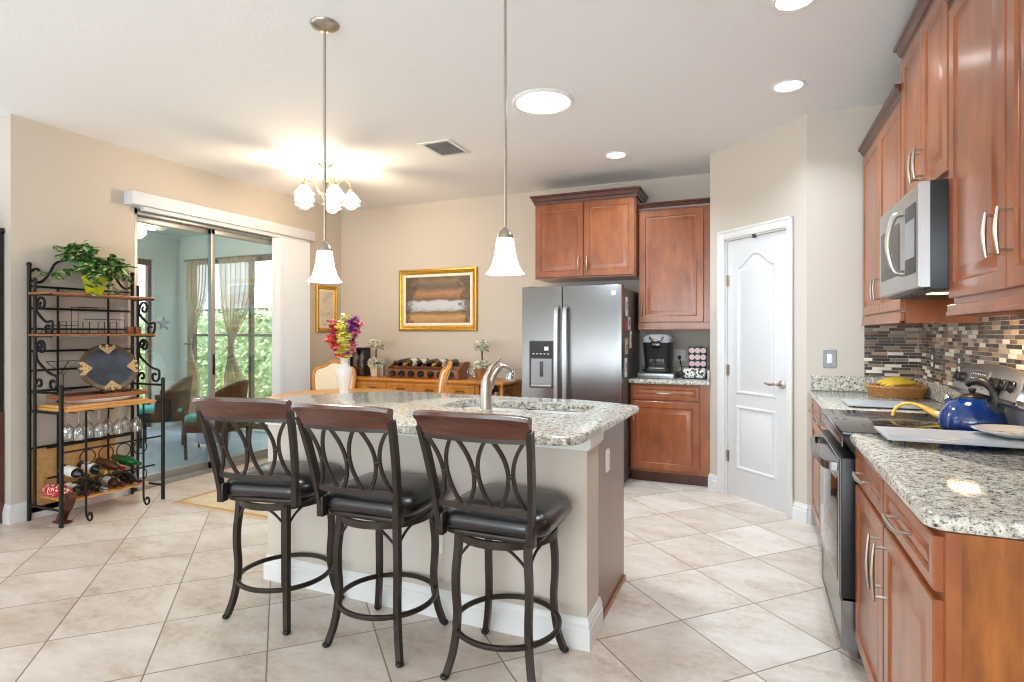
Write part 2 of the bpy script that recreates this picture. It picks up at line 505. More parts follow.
class MB:
    def __init__(s, M4=None):
        s.v = []; s.f = []; s.M = M4

    def add(s, vs, fs, M4=None):
        o = len(s.v)
        for p in vs:
            p = Vector(p)
            if M4 is not None:
                p = M4 @ p
            s.v.append(p)
        s.f += [tuple(i + o for i in f) for f in fs]
        return s

    def box(s, a, b, bev=0.0, seg=2, M4=None):
        a, b = Vector(a), Vector(b)
        lo = Vector([min(a[i], b[i]) for i in range(3)]); hi = Vector([max(a[i], b[i]) for i in range(3)])
        bm = bmesh.new()
        vs = [bm.verts.new((x, y, z)) for z in (lo.z, hi.z) for y in (lo.y, hi.y) for x in (lo.x, hi.x)]
        for q in ((0, 2, 3, 1), (4, 5, 7, 6), (0, 1, 5, 4), (2, 6, 7, 3), (0, 4, 6, 2), (1, 3, 7, 5)):
            bm.faces.new([vs[i] for i in q])
        if bev > 0:
            bev = min(bev, 0.49 * min(hi - lo))
            bmesh.ops.bevel(bm, geom=list(bm.edges), offset=bev, segments=seg, affect='EDGES', profile=0.5)
        bm.verts.index_update()
        s.add([v.co.copy() for v in bm.verts], [tuple(v.index for v in f.verts) for f in bm.faces], M4)
        bm.free()
        return s

    def loft(s, loops, cap0=True, cap1=True, closed=True, M4=None):
        n = len(loops[0]); vs = []; fs = []
        for l in loops:
            vs += [Vector(p) for p in l]
        for k in range(len(loops) - 1):
            for i in range(n if closed else n - 1):
                j = (i + 1) % n
                fs.append((k * n + i, k * n + j, (k + 1) * n + j, (k + 1) * n + i))
        if closed and cap0:
            fs.append(tuple(range(n - 1, -1, -1)))
        if closed and cap1:
            fs.append(tuple(range((len(loops) - 1) * n, len(loops) * n)))
        return s.add(vs, fs, M4)

    def tube(s, pts, r, n=8, closed=False, flat=None, M4=None, up=None):
        """swept tube; r a number or one per point; flat=(a,b) gives an a x b rectangular bar"""
        P = [Vector(p) for p in pts]
        N = len(P)
        R = r if isinstance(r, (list, tuple)) else [r] * N
        T = []
        for i in range(N):
            if closed:
                t = P[(i + 1) % N] - P[i - 1]
            else:
                t = P[min(i + 1, N - 1)] - P[max(i - 1, 0)]
            T.append(t.normalized() if t.length > 1e-9 else Vector((0, 0, 1)))
        ref = Vector(up) if up else (Vector((0, 0, 1)) if abs(T[0].z) < 0.9 else Vector((1, 0, 0)))
        u = (ref - T[0] * ref.dot(T[0])).normalized()
        loops = []
        for i in range(N):
            if up:
                u2 = ref - T[i] * ref.dot(T[i])
            else:
                u2 = u - T[i] * u.dot(T[i])
            if u2.length > 1e-6:
                u = u2.normalized()
            w = T[i].cross(u)
            if flat:
                a, b = flat[0] * 0.5 * R[i], flat[1] * 0.5 * R[i]
                l = [P[i] + u * x + w * y for x, y in ((a, b), (-a, b), (-a, -b), (a, -b))]
            else:
                l = [P[i] + (u * math.cos(2 * PI * k / n) + w * math.sin(2 * PI * k / n)) * R[i] for k in range(n)]
            loops.append(l)
        if closed:
            loops.append(loops[0])
            return s.loft(loops, False, False, True, M4)
        return s.loft(loops, True, True, True, M4)

    def lathe(s, prof, n=24, c=(0, 0, 0), M4=None, wave=None, caps=True):
        c = Vector(c)
        loops = []
        for k, (r, z) in enumerate(prof):
            l = []
            for i in range(n):
                a = 2 * PI * i / n
                rr = max(r, 1e-5)
                if wave:
                    rr *= 1 + wave[1] * math.cos(wave[0] * a) * (k / (len(prof) - 1))
                l.append(c + Vector((rr * math.cos(a), rr * math.sin(a), z)))
            loops.append(l)
        return s.loft(loops, caps, caps, True, M4)

    def ball(s, c, r, n=12, m=8, M4=None):
        if not isinstance(r, (tuple, list)):
            r = (r, r, r)
        c = Vector(c)
        loops = []
        for k in range(m + 1):
            t = PI * k / m
            rr = max(math.sin(t), 1e-4)
            loops.append([c + Vector((r[0] * rr * math.cos(2 * PI * i / n), r[1] * rr * math.sin(2 * PI * i / n), -r[2] * math.cos(t))) for i in range(n)])
        return s.loft(loops, True, True, True, M4)

    def prism(s, poly, z0, z1, bev=0.0, M4=None):
        """extruded counter-clockwise 2d polygon with eased edges"""
        P = lambda pl, z: [Vector((x, y, z)) for x, y in pl]
        if bev > 0:
            i1 = inset(poly, bev); i2 = inset(poly, bev * 0.3)
            loops = [P(i1, z0), P(i2, z0 + bev * 0.3), P(poly, z0 + bev), P(poly, z1 - bev), P(i2, z1 - bev * 0.3), P(i1, z1)]
        else:
            loops = [P(poly, z0), P(poly, z1)]
        return s.loft(loops, True, True, True, M4)

    def rings(s, poly, prof, back=None, M4=None):
        """poly ccw in local xz seen from -y (front); prof list of (inset, y); capped at the end"""
        loops = []
        for d, y in prof:
            q = inset(poly, d) if abs(d) > 1e-9 else poly
            loops.append([Vector((x, y, z)) for x, z in q])
        return s.loft(loops, back is not None, True, True, M4)

    def build(s, name, mat, parent=None, smooth=35, loc=None, rot=None):
        me = bpy.data.meshes.new(name)
        me.from_pydata([tuple(p) for p in s.v], [], s.f)
        bm = bmesh.new(); bm.from_mesh(me)
        bmesh.ops.recalc_face_normals(bm, faces=list(bm.faces))
        bm.to_mesh(me); bm.free()
        me.materials.append(M[mat] if isinstance(mat, str) else mat)
        if smooth:
            me.polygons.foreach_set('use_smooth', [True] * len(me.polygons))
            me.set_sharp_from_angle(angle=math.radians(smooth))
        o = bpy.data.objects.new(name, me)
        COL.objects.link(o)
        if parent is not None:
            o.parent = parent
        if loc is not None:
            o.location = loc
        if rot is not None:
            o.rotation_euler = rot
        return o


def T3(loc=(0, 0, 0), rz=0.0, rx=0.0, ry=0.0):
    return Matrix.Translation(loc) @ Matrix.Rotation(rz, 4, 'Z') @ Matrix.Rotation(ry, 4, 'Y') @ Matrix.Rotation(rx, 4, 'X')


def tag(o, label, cat, group=None, kind=None):
    o['label'] = label
    o['category'] = cat
    if group:
        o['group'] = group
    if kind:
        o['kind'] = kind
    return o


def thing(name, label, cat, loc=(0, 0, 0), rz=0.0, group=None):
    o = bpy.data.objects.new(name, None)
    o.empty_display_size = 0.1
    COL.objects.link(o)
    o.location = loc
    o.rotation_euler = (0, 0, rz)
    return tag(o, label, cat, group)


def dup(root, loc=None, rz=None, label=None):
    """copy a thing with copies of its parts and sub-parts"""
    r = root.copy(); COL.objects.link(r)
    if loc is not None:
        r.location = loc
    if rz is not None:
        r.rotation_euler = (r.rotation_euler[0], r.rotation_euler[1], rz)
    if label:
        r['label'] = label
    for ch in list(root.children):
        c = ch.copy(); COL.objects.link(c); c.parent = r
        for g in list(ch.children):
            d = g.copy(); COL.objects.link(d); d.parent = c
    return r


def struct(o):
    o['kind'] = 'structure'
    return o


def rrect(x0, x1, y0, y1, r, n=5):
    out = []
    for cx, cy, a0 in ((x1 - r, y0 + r, -PI / 2), (x1 - r, y1 - r, 0), (x0 + r, y1 - r, PI / 2), (x0 + r, y0 + r, PI)):
        for k in range(n + 1):
            a = a0 + PI / 2 * k / n
            out.append((cx + r * math.cos(a), cy + r * math.sin(a)))
    return out


def rect(x0, x1, z0, z1):
    return [(x0, z0), (x1, z0), (x1, z1), (x0, z1)]


# ------------------------------------------------------------------ room shell
def slab(name, a, b, mat, **kw):
    return struct(MB().box(a, b, **kw).build(name, mat, smooth=0))


struct(MB().prism([(-7.6, -4.0), (1.16, -4.0), (1.16, YB + 0.15), (XL - 0.15, YB + 0.15), (XL - 0.15, 2.49), (-7.6, 2.49)], -0.12, 0.0).build('floor', 'floor', smooth=0))
slab('ceiling', (-7.6, -4.0, H), (1.16, YB + 0.15, H + 0.12), 'ceiling')
SY0, SY1, SZ1 = 3.22, 5.16, 2.43          # sliding door opening
wl = MB()
wl.box((XL - 0.15, 2.34, 0), (XL, SY0, H))
wl.box((XL - 0.15, SY0, SZ1), (XL, SY1, H))
wl.box((XL - 0.15, SY1, 0), (XL, YB, H))
struct(wl.build('wall_left', 'wall', smooth=0))
slab('wall_near_left', (-7.6, 2.34, 0), (XL - 0.15, 2.49, H), 'wall')
slab('wall_back', (XL - 0.15, YB, 0), (-0.2, YB + 0.15, H), 'wall')
slab('wall_far_left', (-7.75, -4.0, 0), (-7.6, 2.49, H), 'wall')
_wr = MB()
_wr.box((-7.75, -4.15, 0), (-6.6, -4.0, H)); _wr.box((0.8, -4.15, 0), (1.16, -4.0, H)); _wr.box((-6.6, -4.15, 2.5), (0.8, -4.0, H)); _wr.box((-6.6, -4.15, 0), (0.8, -4.0, 0.3))
struct(_wr.build('wall_rear', 'wall', smooth=0))
slab('wall_right_rear', (XR, -4.0, 0), (XR + 0.14, -1.2, H), 'wall')
slab('wall_right', (XR, -1.2, 0), (XR + 0.14, 4.55, H), 'wall')
PX, PY = -0.353, 5.265                       # left end of the angled pantry wall
PL = 0.99
slab('wall_pantry_left', (PX, PY + 0.04, 0), (PX + 0.1, YB, H), 'wall')
slab('wall_pantry_right', (PX + PL * 0.70711, 4.565, 0), (XR + 0.14, 4.68, H), 'wall')
PM = T3((PX, PY, 0), -PI / 4)               # local x along the wall, -y towards the room
DX0, DX1, DZ1 = 0.185, 0.825, 2.145
wp = MB()
wp.box((0, 0, 0), (DX0, 0.1, H), M4=PM)
wp.box((DX1, 0, 0), (PL, 0.1, H), M4=PM)
wp.box((DX0, 0, DZ1), (DX1, 0.1, H), M4=PM)
struct(wp.build('wall_pantry', 'wall', smooth=0))


def base_profile(L, h=0.135, t=0.016):
    """baseboard along local x, standing out towards -y"""
    pr = [(0, 0), (-t, 0), (-t, h * 0.62), (-t * 0.72, h * 0.68), (-t * 0.72, h * 0.8), (-t * 0.4, h * 0.9), (-t * 0.25, h), (0, h)]
    return [[Vector((0, y, z)) for y, z in pr], [Vector((L, y, z)) for y, z in pr]]


def baseboard(name, x0, y0, x1, y1, mat='trim', parent=None):
    L = math.hypot(x1 - x0, y1 - y0)
    m = MB().loft(base_profile(L), M4=T3((x0, y0, 0), math.atan2(y1 - y0, x1 - x0)))
    o = m.build(name, mat, parent, smooth=0)
    if parent is None:
        struct(o)
    return o


baseboard('baseboard_left', XL, 2.34, XL, SY0 - 0.03)
baseboard('baseboard_left', XL, SY1 + 0.03, XL, YB)
baseboard('baseboard_near_left', -7.6, 2.34, XL + 0.016, 2.34)
baseboard('baseboard_back', XL, YB, -2.0, YB)
_d = 0.70711
baseboard('baseboard_pantry', PX - 0.01 * _d, PY + 0.01 * _d, PX + 0.11 * _d, PY - 0.11 * _d)
baseboard('baseboard_pantry', PX + 0.88 * _d, PY - 0.88 * _d, PX + (PL + 0.012) * _d, PY - (PL + 0.012) * _d)
baseboard('baseboard_pantry_right', PX + PL * _d, 4.566, 0.375, 4.566)

# pantry door: casing, slab with an arched and a square panel, hinges, lever
dr = bpy.data.objects.new('door_1', None); COL.objects.link(dr); struct(dr)
dr.location = (PX, PY, 0); dr.rotation_euler = (0, 0, -PI / 4)
cas = MB()
cw = 0.075
for a, b in (((DX0 - cw, -0.018, 0), (DX0, 0.0, DZ1 + cw)), ((DX1, -0.018, 0), (DX1 + cw - 0.02, 0.0, DZ1 + cw)), ((DX0, -0.018, DZ1), (DX1, 0.0, DZ1 + cw))):
    cas.box(a, b, 0.005)
for a, b in (((DX0 - cw, -0.024, 0), (DX0 - cw + 0.022, 0, DZ1 + cw)), ((DX1 + cw - 0.042, -0.024, 0), (DX1 + cw - 0.02, 0, DZ1 + cw)), ((DX0 - cw, -0.024, DZ1 + cw - 0.022), (DX1 + cw - 0.02, 0, DZ1 + cw))):
    cas.box(a, b, 0.005)
cas.box((DX0, 0, 0), (DX0 + 0.012, 0.1, DZ1)); cas.box((DX1 - 0.012, 0, 0), (DX1, 0.1, DZ1)); cas.box((DX0, 0, DZ1 - 0.012), (DX1, 0.1, DZ1))
cas.build('door_casing', 'trim', dr)
sl = MB().box((DX0 + 0.016, 0.012, 0.012), (DX1 - 0.016, 0.05, DZ1 - 0.016), 0.002)
PP = [(-0.012, 0.012), (0.0, 0.003), (0.008, 0.003), (0.022, 0.0135), (0.034, 0.0135), (0.056, 0.005)]


def arch(x0, x1, z0, z1, rise):
    pts = [(x0, z0), (x1, z0), (x1, z1)]
    n = 14
    for k in range(1, n):
        t = k / n
        s = 0.5 - 0.5 * math.cos(2 * PI * t)
        pts.append((x1 + (x0 - x1) * t, z1 + rise * s))
    pts.append((x0, z1))
    return pts


DO = sl.build('door_slab', 'door_white', dr)
MB().rings(arch(0.31, 0.70, 0.87, 1.90, 0.105), PP).build('panel', 'door_white', DO, smooth=25)
MB().rings(rect(0.31, 0.70, 0.25, 0.755), PP).build('panel', 'door_white', DO, smooth=25)
for z in (0.33, 1.05, 1.80):
    hg = MB().tube([(DX0 + 0.012, 0.004, z - 0.045), (DX0 + 0.012, 0.004, z + 0.045)], 0.007, 8)
    hg.box((DX0 + 0.012, 0.006, z - 0.045), (DX0 + 0.035, 0.0125, z + 0.045))
    hg.build('hinge', 'nickel', dr)
lv = MB().lathe([(0, 0), (0.032, 0), (0.032, 0.006), (0.022, 0.012), (0.012, 0.018), (0.012, 0.05), (0, 0.05)], 20, M4=T3((0.765, 0.012, 0.972), 0, PI / 2))
lv.tube(cm([(0.765, -0.035, 0.972), (0.74, -0.04, 0.976), (0.70, -0.04, 0.968), (0.655, -0.038, 0.975), (0.645, -0.036, 0.98)], 5), [0.012] * 5 + [0.01] * 10 + [0.008] * 6, 10)
lv.build('door_lever', 'nickel', dr)
MB().box((0.49, -0.012, DZ1 - 0.03), (0.515, 0.012, DZ1 - 0.002), 0.003).build('door_stop', 'dark_grey', dr)

# granite and mosaic splash on the walls
spl = MB()
spl.box((0.372, 4.543, 0.956), (XR - 0.02, 4.565, 1.06), 0.003)
spl.box((XR - 0.022, 3.44, 0.956), (XR, 4.565, 1.06), 0.003)
spl.box((XR - 0.022, 1.545, 0.956), (XR, 2.67, 1.06), 0.003)
struct(spl.build('trim_1', 'granite', smooth=0))
ts = MB()
ts.box((0.70, 4.555, 1.06), (XR - 0.008, 4.565, 1.43))
ts.box((XR - 0.010, 1.545, 1.06), (XR, 2.67, 1.44))
ts.box((XR - 0.010, 3.436, 1.06), (XR, 4.556, 1.44))
ts.box((XR - 0.010, 2.671, 0.95), (XR, 3.435, 1.60))
struct(ts.build('trim_2', 'mosaic', smooth=0))


# ------------------------------------------------------------------ cabinets
DOOR_P = [(0, 0), (0, -0.016), (0.004, -0.02), (0.056, -0.02), (0.061, -0.013), (0.067, -0.011), (0.072, -0.011), (0.104, -0.0185), (0.112, -0.0185)]
DRAW_P = [(0, 0), (0, -0.016), (0.004, -0.02), (0.030, -0.02), (0.034, -0.0145), (0.039, -0.013), (0.056, -0.0185), (0.060, -0.0185)]


def pull(parent, x, z, L=0.13, vertical=True, mat='nickel', y=-0.02):
    m = MB()
    h = L / 2
    f = (lambda t, yy: (x, yy, z + t)) if vertical else (lambda t, yy: (x + t, yy, z))
    for sgn in (-1, 1):
        m.tube([f(sgn * h * 0.9, y), f(sgn * h * 0.9, y - 0.034)], 0.0042, 8)
    n = 14
    pts = [f(-h * 1.06 + 2.12 * h * k / n, y - 0.032 - 0.006 * math.sin(PI * k / n)) for k in range(n + 1)]
    m.tube(pts, [0.0042 + 0.0032 * math.sin(PI * k / n) for k in range(n + 1)], 8)
    return m.build('handle', mat, parent)


def cab_front(parent, kind, x0, x1, z0, z1, mat='cherry', handle=None):
    g = 0.0025
    o = MB().rings(rect(x0 + g, x1 - g, z0 + g, z1 - g), DOOR_P if kind == 'door' else DRAW_P, back=True).build(kind, mat, parent, smooth=20)
    if handle:
        pull(o, *handle)
    return o


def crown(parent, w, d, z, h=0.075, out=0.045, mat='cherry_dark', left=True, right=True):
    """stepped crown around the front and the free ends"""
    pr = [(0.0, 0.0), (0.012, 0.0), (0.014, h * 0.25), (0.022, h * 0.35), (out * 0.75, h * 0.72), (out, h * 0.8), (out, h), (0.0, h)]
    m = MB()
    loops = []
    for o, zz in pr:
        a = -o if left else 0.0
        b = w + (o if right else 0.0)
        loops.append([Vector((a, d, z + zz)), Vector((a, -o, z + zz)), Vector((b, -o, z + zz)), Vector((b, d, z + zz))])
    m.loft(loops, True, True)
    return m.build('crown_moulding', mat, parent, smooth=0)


def cabinet(name, label, loc, rz, w, d, z0, z1, fronts, mat='cherry', crown_z=None, rail=None, kick=False, group=None, ends=(False, False), crown_lr=(True, True)):
    t = thing(name, label, 'cabinet', loc, rz, group)
    b = MB().box((0, 0.0, z0 + (0.10 if kick else 0)), (w, d, z1))
    b.build('body', mat, t, smooth=0)
    if kick:
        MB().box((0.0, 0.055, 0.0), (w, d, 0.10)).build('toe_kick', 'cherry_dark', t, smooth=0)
    for f in fronts:
        cab_front(t, *f[:5], mat=mat, handle=f[5] if len(f) > 5 else None)
    if crown_z is not None:
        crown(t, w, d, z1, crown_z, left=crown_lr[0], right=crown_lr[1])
    if rail:
        m = MB()
        m.box((0, -0.022, rail), (w, -0.0, z0 + 0.012), 0.004)
        m.box((0, -0.026, rail), (w, 0.0, rail + 0.016), 0.004)
        m.box((0, 0, rail), (0.02, d, z0)); m.box((w - 0.02, 0, rail), (w, d, z0))
        m.build('light_rail', mat, t, smooth=0)
    return t


RZ = -PI / 2
UX = 0.705        # wall cabinets on the range wall: face of the body
cabinet('wall_cabinet', 'two-door cherry wall cabinet in the corner beside the pantry, left of the microwave', (UX, 4.55, 0), RZ, 1.12, XR - UX, 1.455, 2.555,
        [('door', 0.012, 0.575, 1.475, 2.55, (0.535, 1.62)), ('door', 0.580, 1.112, 1.475, 2.55, (0.62, 1.62))], crown_z=0.07, rail=1.41, crown_lr=(False, False))
cabinet('wall_cabinet', 'short two-door cherry cabinet mounted above the microwave', (UX, 3.428, 0), RZ, 0.756, XR - UX, 1.965, 2.735,
        [('door', 0.004, 0.376, 1.985, 2.73, (0.34, 2.11)), ('door', 0.380, 0.752, 1.985, 2.73, (0.416, 2.11))], crown_z=0.085)
cabinet('wall_cabinet', 'large cherry wall cabinet nearest the viewer, right of the microwave', (UX, 2.67, 0), RZ, 1.18, XR - UX, 1.455, 2.60,
        [('door', 0.006, 0.545, 1.49, 2.595, (0.50, 1.66)), ('door', 0.550, 1.174, 1.49, 2.595, (0.595, 1.66))], crown_z=0.07, rail=1.425, crown_lr=(False, True))
cabinet('fridge_cabinet', 'two-door cherry cabinet on the back wall above the refrigerator', (-2.05, 5.44, 0), 0, 1.02, YB - 5.442, 1.905, 2.66,
        [('door', 0.006, 0.508, 1.915, 2.65, (0.468, 2.04)), ('door', 0.512, 1.014, 1.915, 2.65, (0.552, 2.04))], crown_z=0.085)
cabinet('wall_cabinet', 'tall single-door cherry wall cabinet above the coffee maker', (-1.026, 5.545, 0), 0, 0.672, YB - 5.547, 1.445, 2.54,
        [('door', 0.006, 0.60, 1.46, 2.525, (0.035, 1.58))], crown_z=0.06, rail=1.39, crown_lr=(False, False))
cabinet('base_cabinet', 'cherry base cabinet with one drawer under the coffee maker', (-1.05, 5.265, 0), 0, 0.696, YB - 5.267, 0, 0.898,
        [('drawer', 0.01, 0.61, 0.755, 0.885, (0.31, 0.82, 0.12, False)), ('door', 0.01, 0.61, 0.125, 0.745, (0.04, 0.63))], kick=True)
BX = 0.395
bc = cabinet('base_cabinet', 'nearest cherry base cabinet with two drawers over two doors, right of the range', (BX, 2.67, 0), RZ, 1.11, XR - BX - 0.004, 0, 0.913,
             [('drawer', 0.02, 0.555, 0.770, 0.90, (0.29, 0.838, 0.16, False)), ('drawer', 0.565, 1.102, 0.770, 0.90, (0.83, 0.838, 0.16, False)),
              ('door', 0.02, 0.555, 0.12, 0.755, (0.515, 0.62, 0.17)), ('door', 0.565, 1.102, 0.12, 0.755, (0.605, 0.62, 0.17))], kick=True)
MB().box((1.110, 0.0, 0.0), (1.116, 0.03, 0.913)).build('end_stile', 'cherry', bc, smooth=0)
MB().box((1.110, 0.0305, 0.0), (1.115, XR - BX - 0.004, 0.913)).build('end_panel', 'end_panel', bc, smooth=0)
cabinet('base_cabinet', 'cherry drawer base cabinet between the range and the pantry wall', (BX, 4.545, 0), RZ, 1.105, XR - BX - 0.004, 0, 0.913,
        [('drawer', 0.02, 0.545, 0.775, 0.90, (0.28, 0.84, 0.13, False)), ('drawer', 0.555, 1.09, 0.775, 0.90, (0.83, 0.84, 0.13, False)),
         ('drawer', 0.555, 1.09, 0.46, 0.765, (0.83, 0.62, 0.13, False)), ('drawer', 0.555, 1.09, 0.12, 0.45, (0.83, 0.30, 0.13, False)), ('door', 0.02, 0.545, 0.12, 0.765, (0.50, 0.64))], kick=True)


# ------------------------------------------------------------------ worktops
def worktop(name, label, poly, z0, z1, hole=None):
    e = 0.014
    m = MB()
    P = lambda pl, z: [Vector((x, y, z)) for x, y in pl]
    i1, i2 = inset(poly, e), inset(poly, e * 0.3)
    m.loft([P(i1, z0), P(i2, z0 + e * 0.3), P(poly, z0 + e), P(poly, z1 - e), P(i2, z1 - e * 0.3), P(i1, z1)], hole is None, hole is None)
    if hole:
        for z in (z0, z1):
            tri = tessellate_polygon([P(i1, z), P(list(reversed(hole)), z)])
            vs = P(i1, z) + P(list(reversed(hole)), z)
            m.add(vs, [tuple(t) for t in tri])
        m.loft([P(hole, z0), P(hole, z1)], False, False)
    o = m.build(name, 'granite', None, smooth=40)
    if hole:      # weld so the edge and the two faces are one skin
        bm = bmesh.new(); bm.from_mesh(o.data)
        bmesh.ops.remove_doubles(bm, verts=list(bm.verts), dist=1e-5)
        bmesh.ops.recalc_face_normals(bm, faces=list(bm.faces))
        bm.to_mesh(o.data); bm.free()
        o.data.set_sharp_from_angle(angle=math.radians(40))
    return tag(o, label, 'countertop')


def roundpoly(pts, n=6):
    """pts: (x, y, radius) ccw -> rounded outline"""
    out = []
    N = len(pts)
    for i in range(N):
        p, q, r = Vector(pts[i - 1][:2]), Vector(pts[i][:2]), Vector(pts[(i + 1) % N][:2])
        rad = pts[i][2]
        if rad <= 0:
            out.append(tuple(q)); continue
        d1, d2 = (p - q).normalized(), (r - q).normalized()
        ang = d1.angle(d2)
        t = rad / math.tan(ang / 2)
        a, b = q + d1 * t, q + d2 * t
        for k in range(n + 1):
            s = k / n
            out.append(tuple((1 - s) ** 2 * a + 2 * s * (1 - s) * q + s * s * b))
    return out


CT = 0.955
worktop('countertop', 'speckled granite worktop between the pantry wall and the range, holding bananas', roundpoly([(0.36, 3.437, 0.01), (XR - 0.001, 3.437, 0), (XR - 0.001, 4.564, 0), (0.36, 4.564, 0)]), CT - 0.04, CT)
worktop('countertop', 'speckled granite worktop nearest the viewer at the right edge', roundpoly([(0.355, 1.54, 0.06), (XR - 0.001, 1.54, 0), (XR - 0.001, 2.673, 0), (0.355, 2.673, 0.035)]), CT - 0.04, CT)
bk = worktop('countertop', 'small granite worktop under the coffee maker beside the refrigerator', roundpoly([(-1.06, 5.225, 0.01), (-0.355, 5.225, 0.0), (-0.355, YB - 0.001, 0), (-1.06, YB - 0.001, 0)]), 0.90, 0.94)
MB().box((-0.375, 5.24, 0.94), (-0.355, YB, 1.03), 0.003).build('side_splash', 'granite', bk)
MB().box((-1.06, YB - 0.022, 0.94), (-0.375, YB - 0.001, 1.03), 0.003).build('back_splash', 'granite', bk)
isl_poly = roundpoly([(-0.63, 2.12, 0.11), (-0.585, 3.23, 0.07), (-0.95, 3.36, 0.15), (-2.35, 3.36, 0.2), (-2.76, 2.82, 0.25), (-2.62, 2.36, 0.3), (-2.22, 2.12, 0.15)], 7)
SX0, SX1, SYA, SYB = -1.62, -0.80, 2.73, 3.115
worktop('island_countertop', 'speckled granite island top with the sink cut into it', isl_poly, CT - 0.04, CT, hole=rrect(SX0, SX1, SYA, SYB, 0.05))

# ------------------------------------------------------------------ island
isl = thing('kitchen_island', 'kitchen island with a beige painted wall facing the stools and a dark wood end panel', 'kitchen island', (-1.57, 2.76, 0))
IX, IY = -1.57, 2.76


def L(x, y, z):
    return (x - IX, y - IY, z)


MB().box(L(-2.48, 2.38, 0), L(-0.66, 2.575, 0.86)).build('knee_wall', 'wall', isl, smooth=0)
tr = MB()
for o, z0, z1 in ((0.012, 0.855, 0.868), (0.022, 0.868, 0.913)):
    tr.box(L(-2.48 - o, 2.38 - o, z0), L(-0.66 + o, 2.585, z1), 0.003)
tr.build('cornice_trim', 'trim', isl, smooth=0)
bb = MB()
pr = [(0.0, 0), (0.016, 0), (0.016, 0.085), (0.012, 0.092), (0.012, 0.108), (0.006, 0.124), (0.004, 0.135), (0, 0.135)]
lo = []
for o, z in pr:
    lo.append([Vector(L(-2.48 - o, 2.60, z)), Vector(L(-2.48 - o, 2.38 - o, z)), Vector(L(-0.66 + o, 2.38 - o, z)), Vector(L(-0.66 + o, 2.60, z))])
bb.loft(lo, True, True)
bb.build('baseboard', 'trim', isl, smooth=0)
cb = MB()
cb.box(L(-0.70, 2.576, 0.0), L(-0.664, 3.15, 0.913))
cb.build('end_panel', 'island_wood', isl, smooth=0)
MB().box(L(-0.664, 2.60, 0.0), L(-0.652, 3.155, 0.022), 0.004).build('shoe_moulding', 'cherry', isl, smooth=0)
c2 = MB()
c2.box(L(-2.48, 2.576, 0.0), L(-2.44, 3.15, 0.913)); c2.box(L(-2.44, 2.576, 0.08), L(-0.70, 3.05, 0.10)); c2.box(L(-2.44, 3.05, 0.0), L(-0.70, 3.06, 0.10))
c2.box(L(-2.44, 3.125, 0.10), L(-0.70, 3.137, 0.913))
c2.build('carcass', 'cherry', isl, smooth=0)
n = 4
for k in range(n):
    a = -2.44 + 1.74 * k / n; b = -2.44 + 1.74 * (k + 1) / n
    o = MB().rings(rect(-b + 0.004, -a - 0.004, 0.12, 0.90), DOOR_P, back=True).build('door', 'cherry', isl, smooth=20)
    o.rotation_euler = (0, 0, PI); o.location = (-IX, 3.137 - IY, 0)
    pull(o, -b + 0.05 if k % 2 else -a - 0.05, 0.75)


def plate(name, label, M4, w=0.07, h=0.115, kind='outlet', mat='white_plastic', inner='white_plastic', cat='outlet'):
    """wall plate, local -y outwards"""
    root = MB().rings(rrect(-w / 2, w / 2, -h / 2, h / 2, 0.012, 3), [(0, 0), (0, -0.003), (0.004, -0.006), (0.008, -0.006)], back=True, M4=M4).build(name, mat)
    tag(root, label, cat)
    if kind == 'outlet':
        for dz in (-0.022, 0.022):
            f = MB().rings(rrect(-0.016, 0.016, dz - 0.014, dz + 0.014, 0.008, 3), [(0, -0.006), (0.001, -0.0075)], M4=M4).build('socket', inner, root)
            s = MB()
            for dx in (-0.006, 0.006):
                s.box((dx - 0.001, -0.0079, dz - 0.004), (dx + 0.001, -0.0074, dz + 0.005), M4=M4)
            s.build('slot', 'dark_grey', f)
    else:
        MB().rings(rect(-0.016, 0.016, -0.033, 0.033), [(0, -0.006), (0.001, -0.008), (0.004, -0.009)], M4=M4).build('rocker', inner, root)
    return root


plate('wall_outlet', 'white outlet on the beige island wall between the two right-hand stools', T3((-1.40, 2.38, 0.36)))
plate('wall_outlet', 'white outlet on the dark wood end panel of the island', T3((-0.664, 2.76, 0.735), PI / 2))
plate('light_switch', 'grey metal light switch plate on the wall right of the pantry door', T3((0.49, 4.565, 1.18)), 0.085, 0.13, 'switch', 'grey', cat='switch')
plate('wall_outlet', 'grey-framed outlet on the mosaic splashback nearer the corner', T3((XR - 0.010, 4.22, 1.19), RZ), 0.075, 0.12, 'outlet', 'fridge_side')
plate('wall_outlet', 'grey-framed outlet on the mosaic splashback just left of the range panel', T3((XR - 0.010, 3.72, 1.19), RZ), 0.075, 0.12, 'outlet', 'fridge_side')
plate('wall_outlet', 'white outlet on the back wall between the coffee maker and the pod rack', T3((-0.68, YB - 0.0, 1.14)), 0.11, 0.115, 'outlet')

# sink and tap
sk = thing('kitchen_sink', 'stainless double-bowl undermount sink in the island top', 'sink', ((SX0 + SX1) / 2, (SYA + SYB) / 2, 0.70))
sx, sy = (SX0 + SX1) / 2, (SYA + SYB) / 2
for a, b in ((SX0 - 0.012, -1.215), (-1.185, SX1 + 0.012)):
    def lp(i, z):
        return [Vector((x - sx, y - sy, z - 0.70)) for x, y in rrect(a + i, b - i, SYA - 0.006 + i, SYB + 0.006 - i, 0.06, 5)]
    m = MB().loft([lp(-0.012, 0.912), lp(0, 0.912), lp(0.006, 0.90), lp(0.012, 0.76), lp(0.05, 0.725), lp(0.12, 0.72)], False, True)
    bo = m.build('bowl', 'sink_steel', sk, smooth=50)
    MB().lathe([(0, 0.0), (0.04, 0.0), (0.045, 0.004), (0.03, 0.003), (0, 0.002)], 20, (((a + b) / 2 - sx), 0, 0.0205)).build('drain', 'chrome', bo)

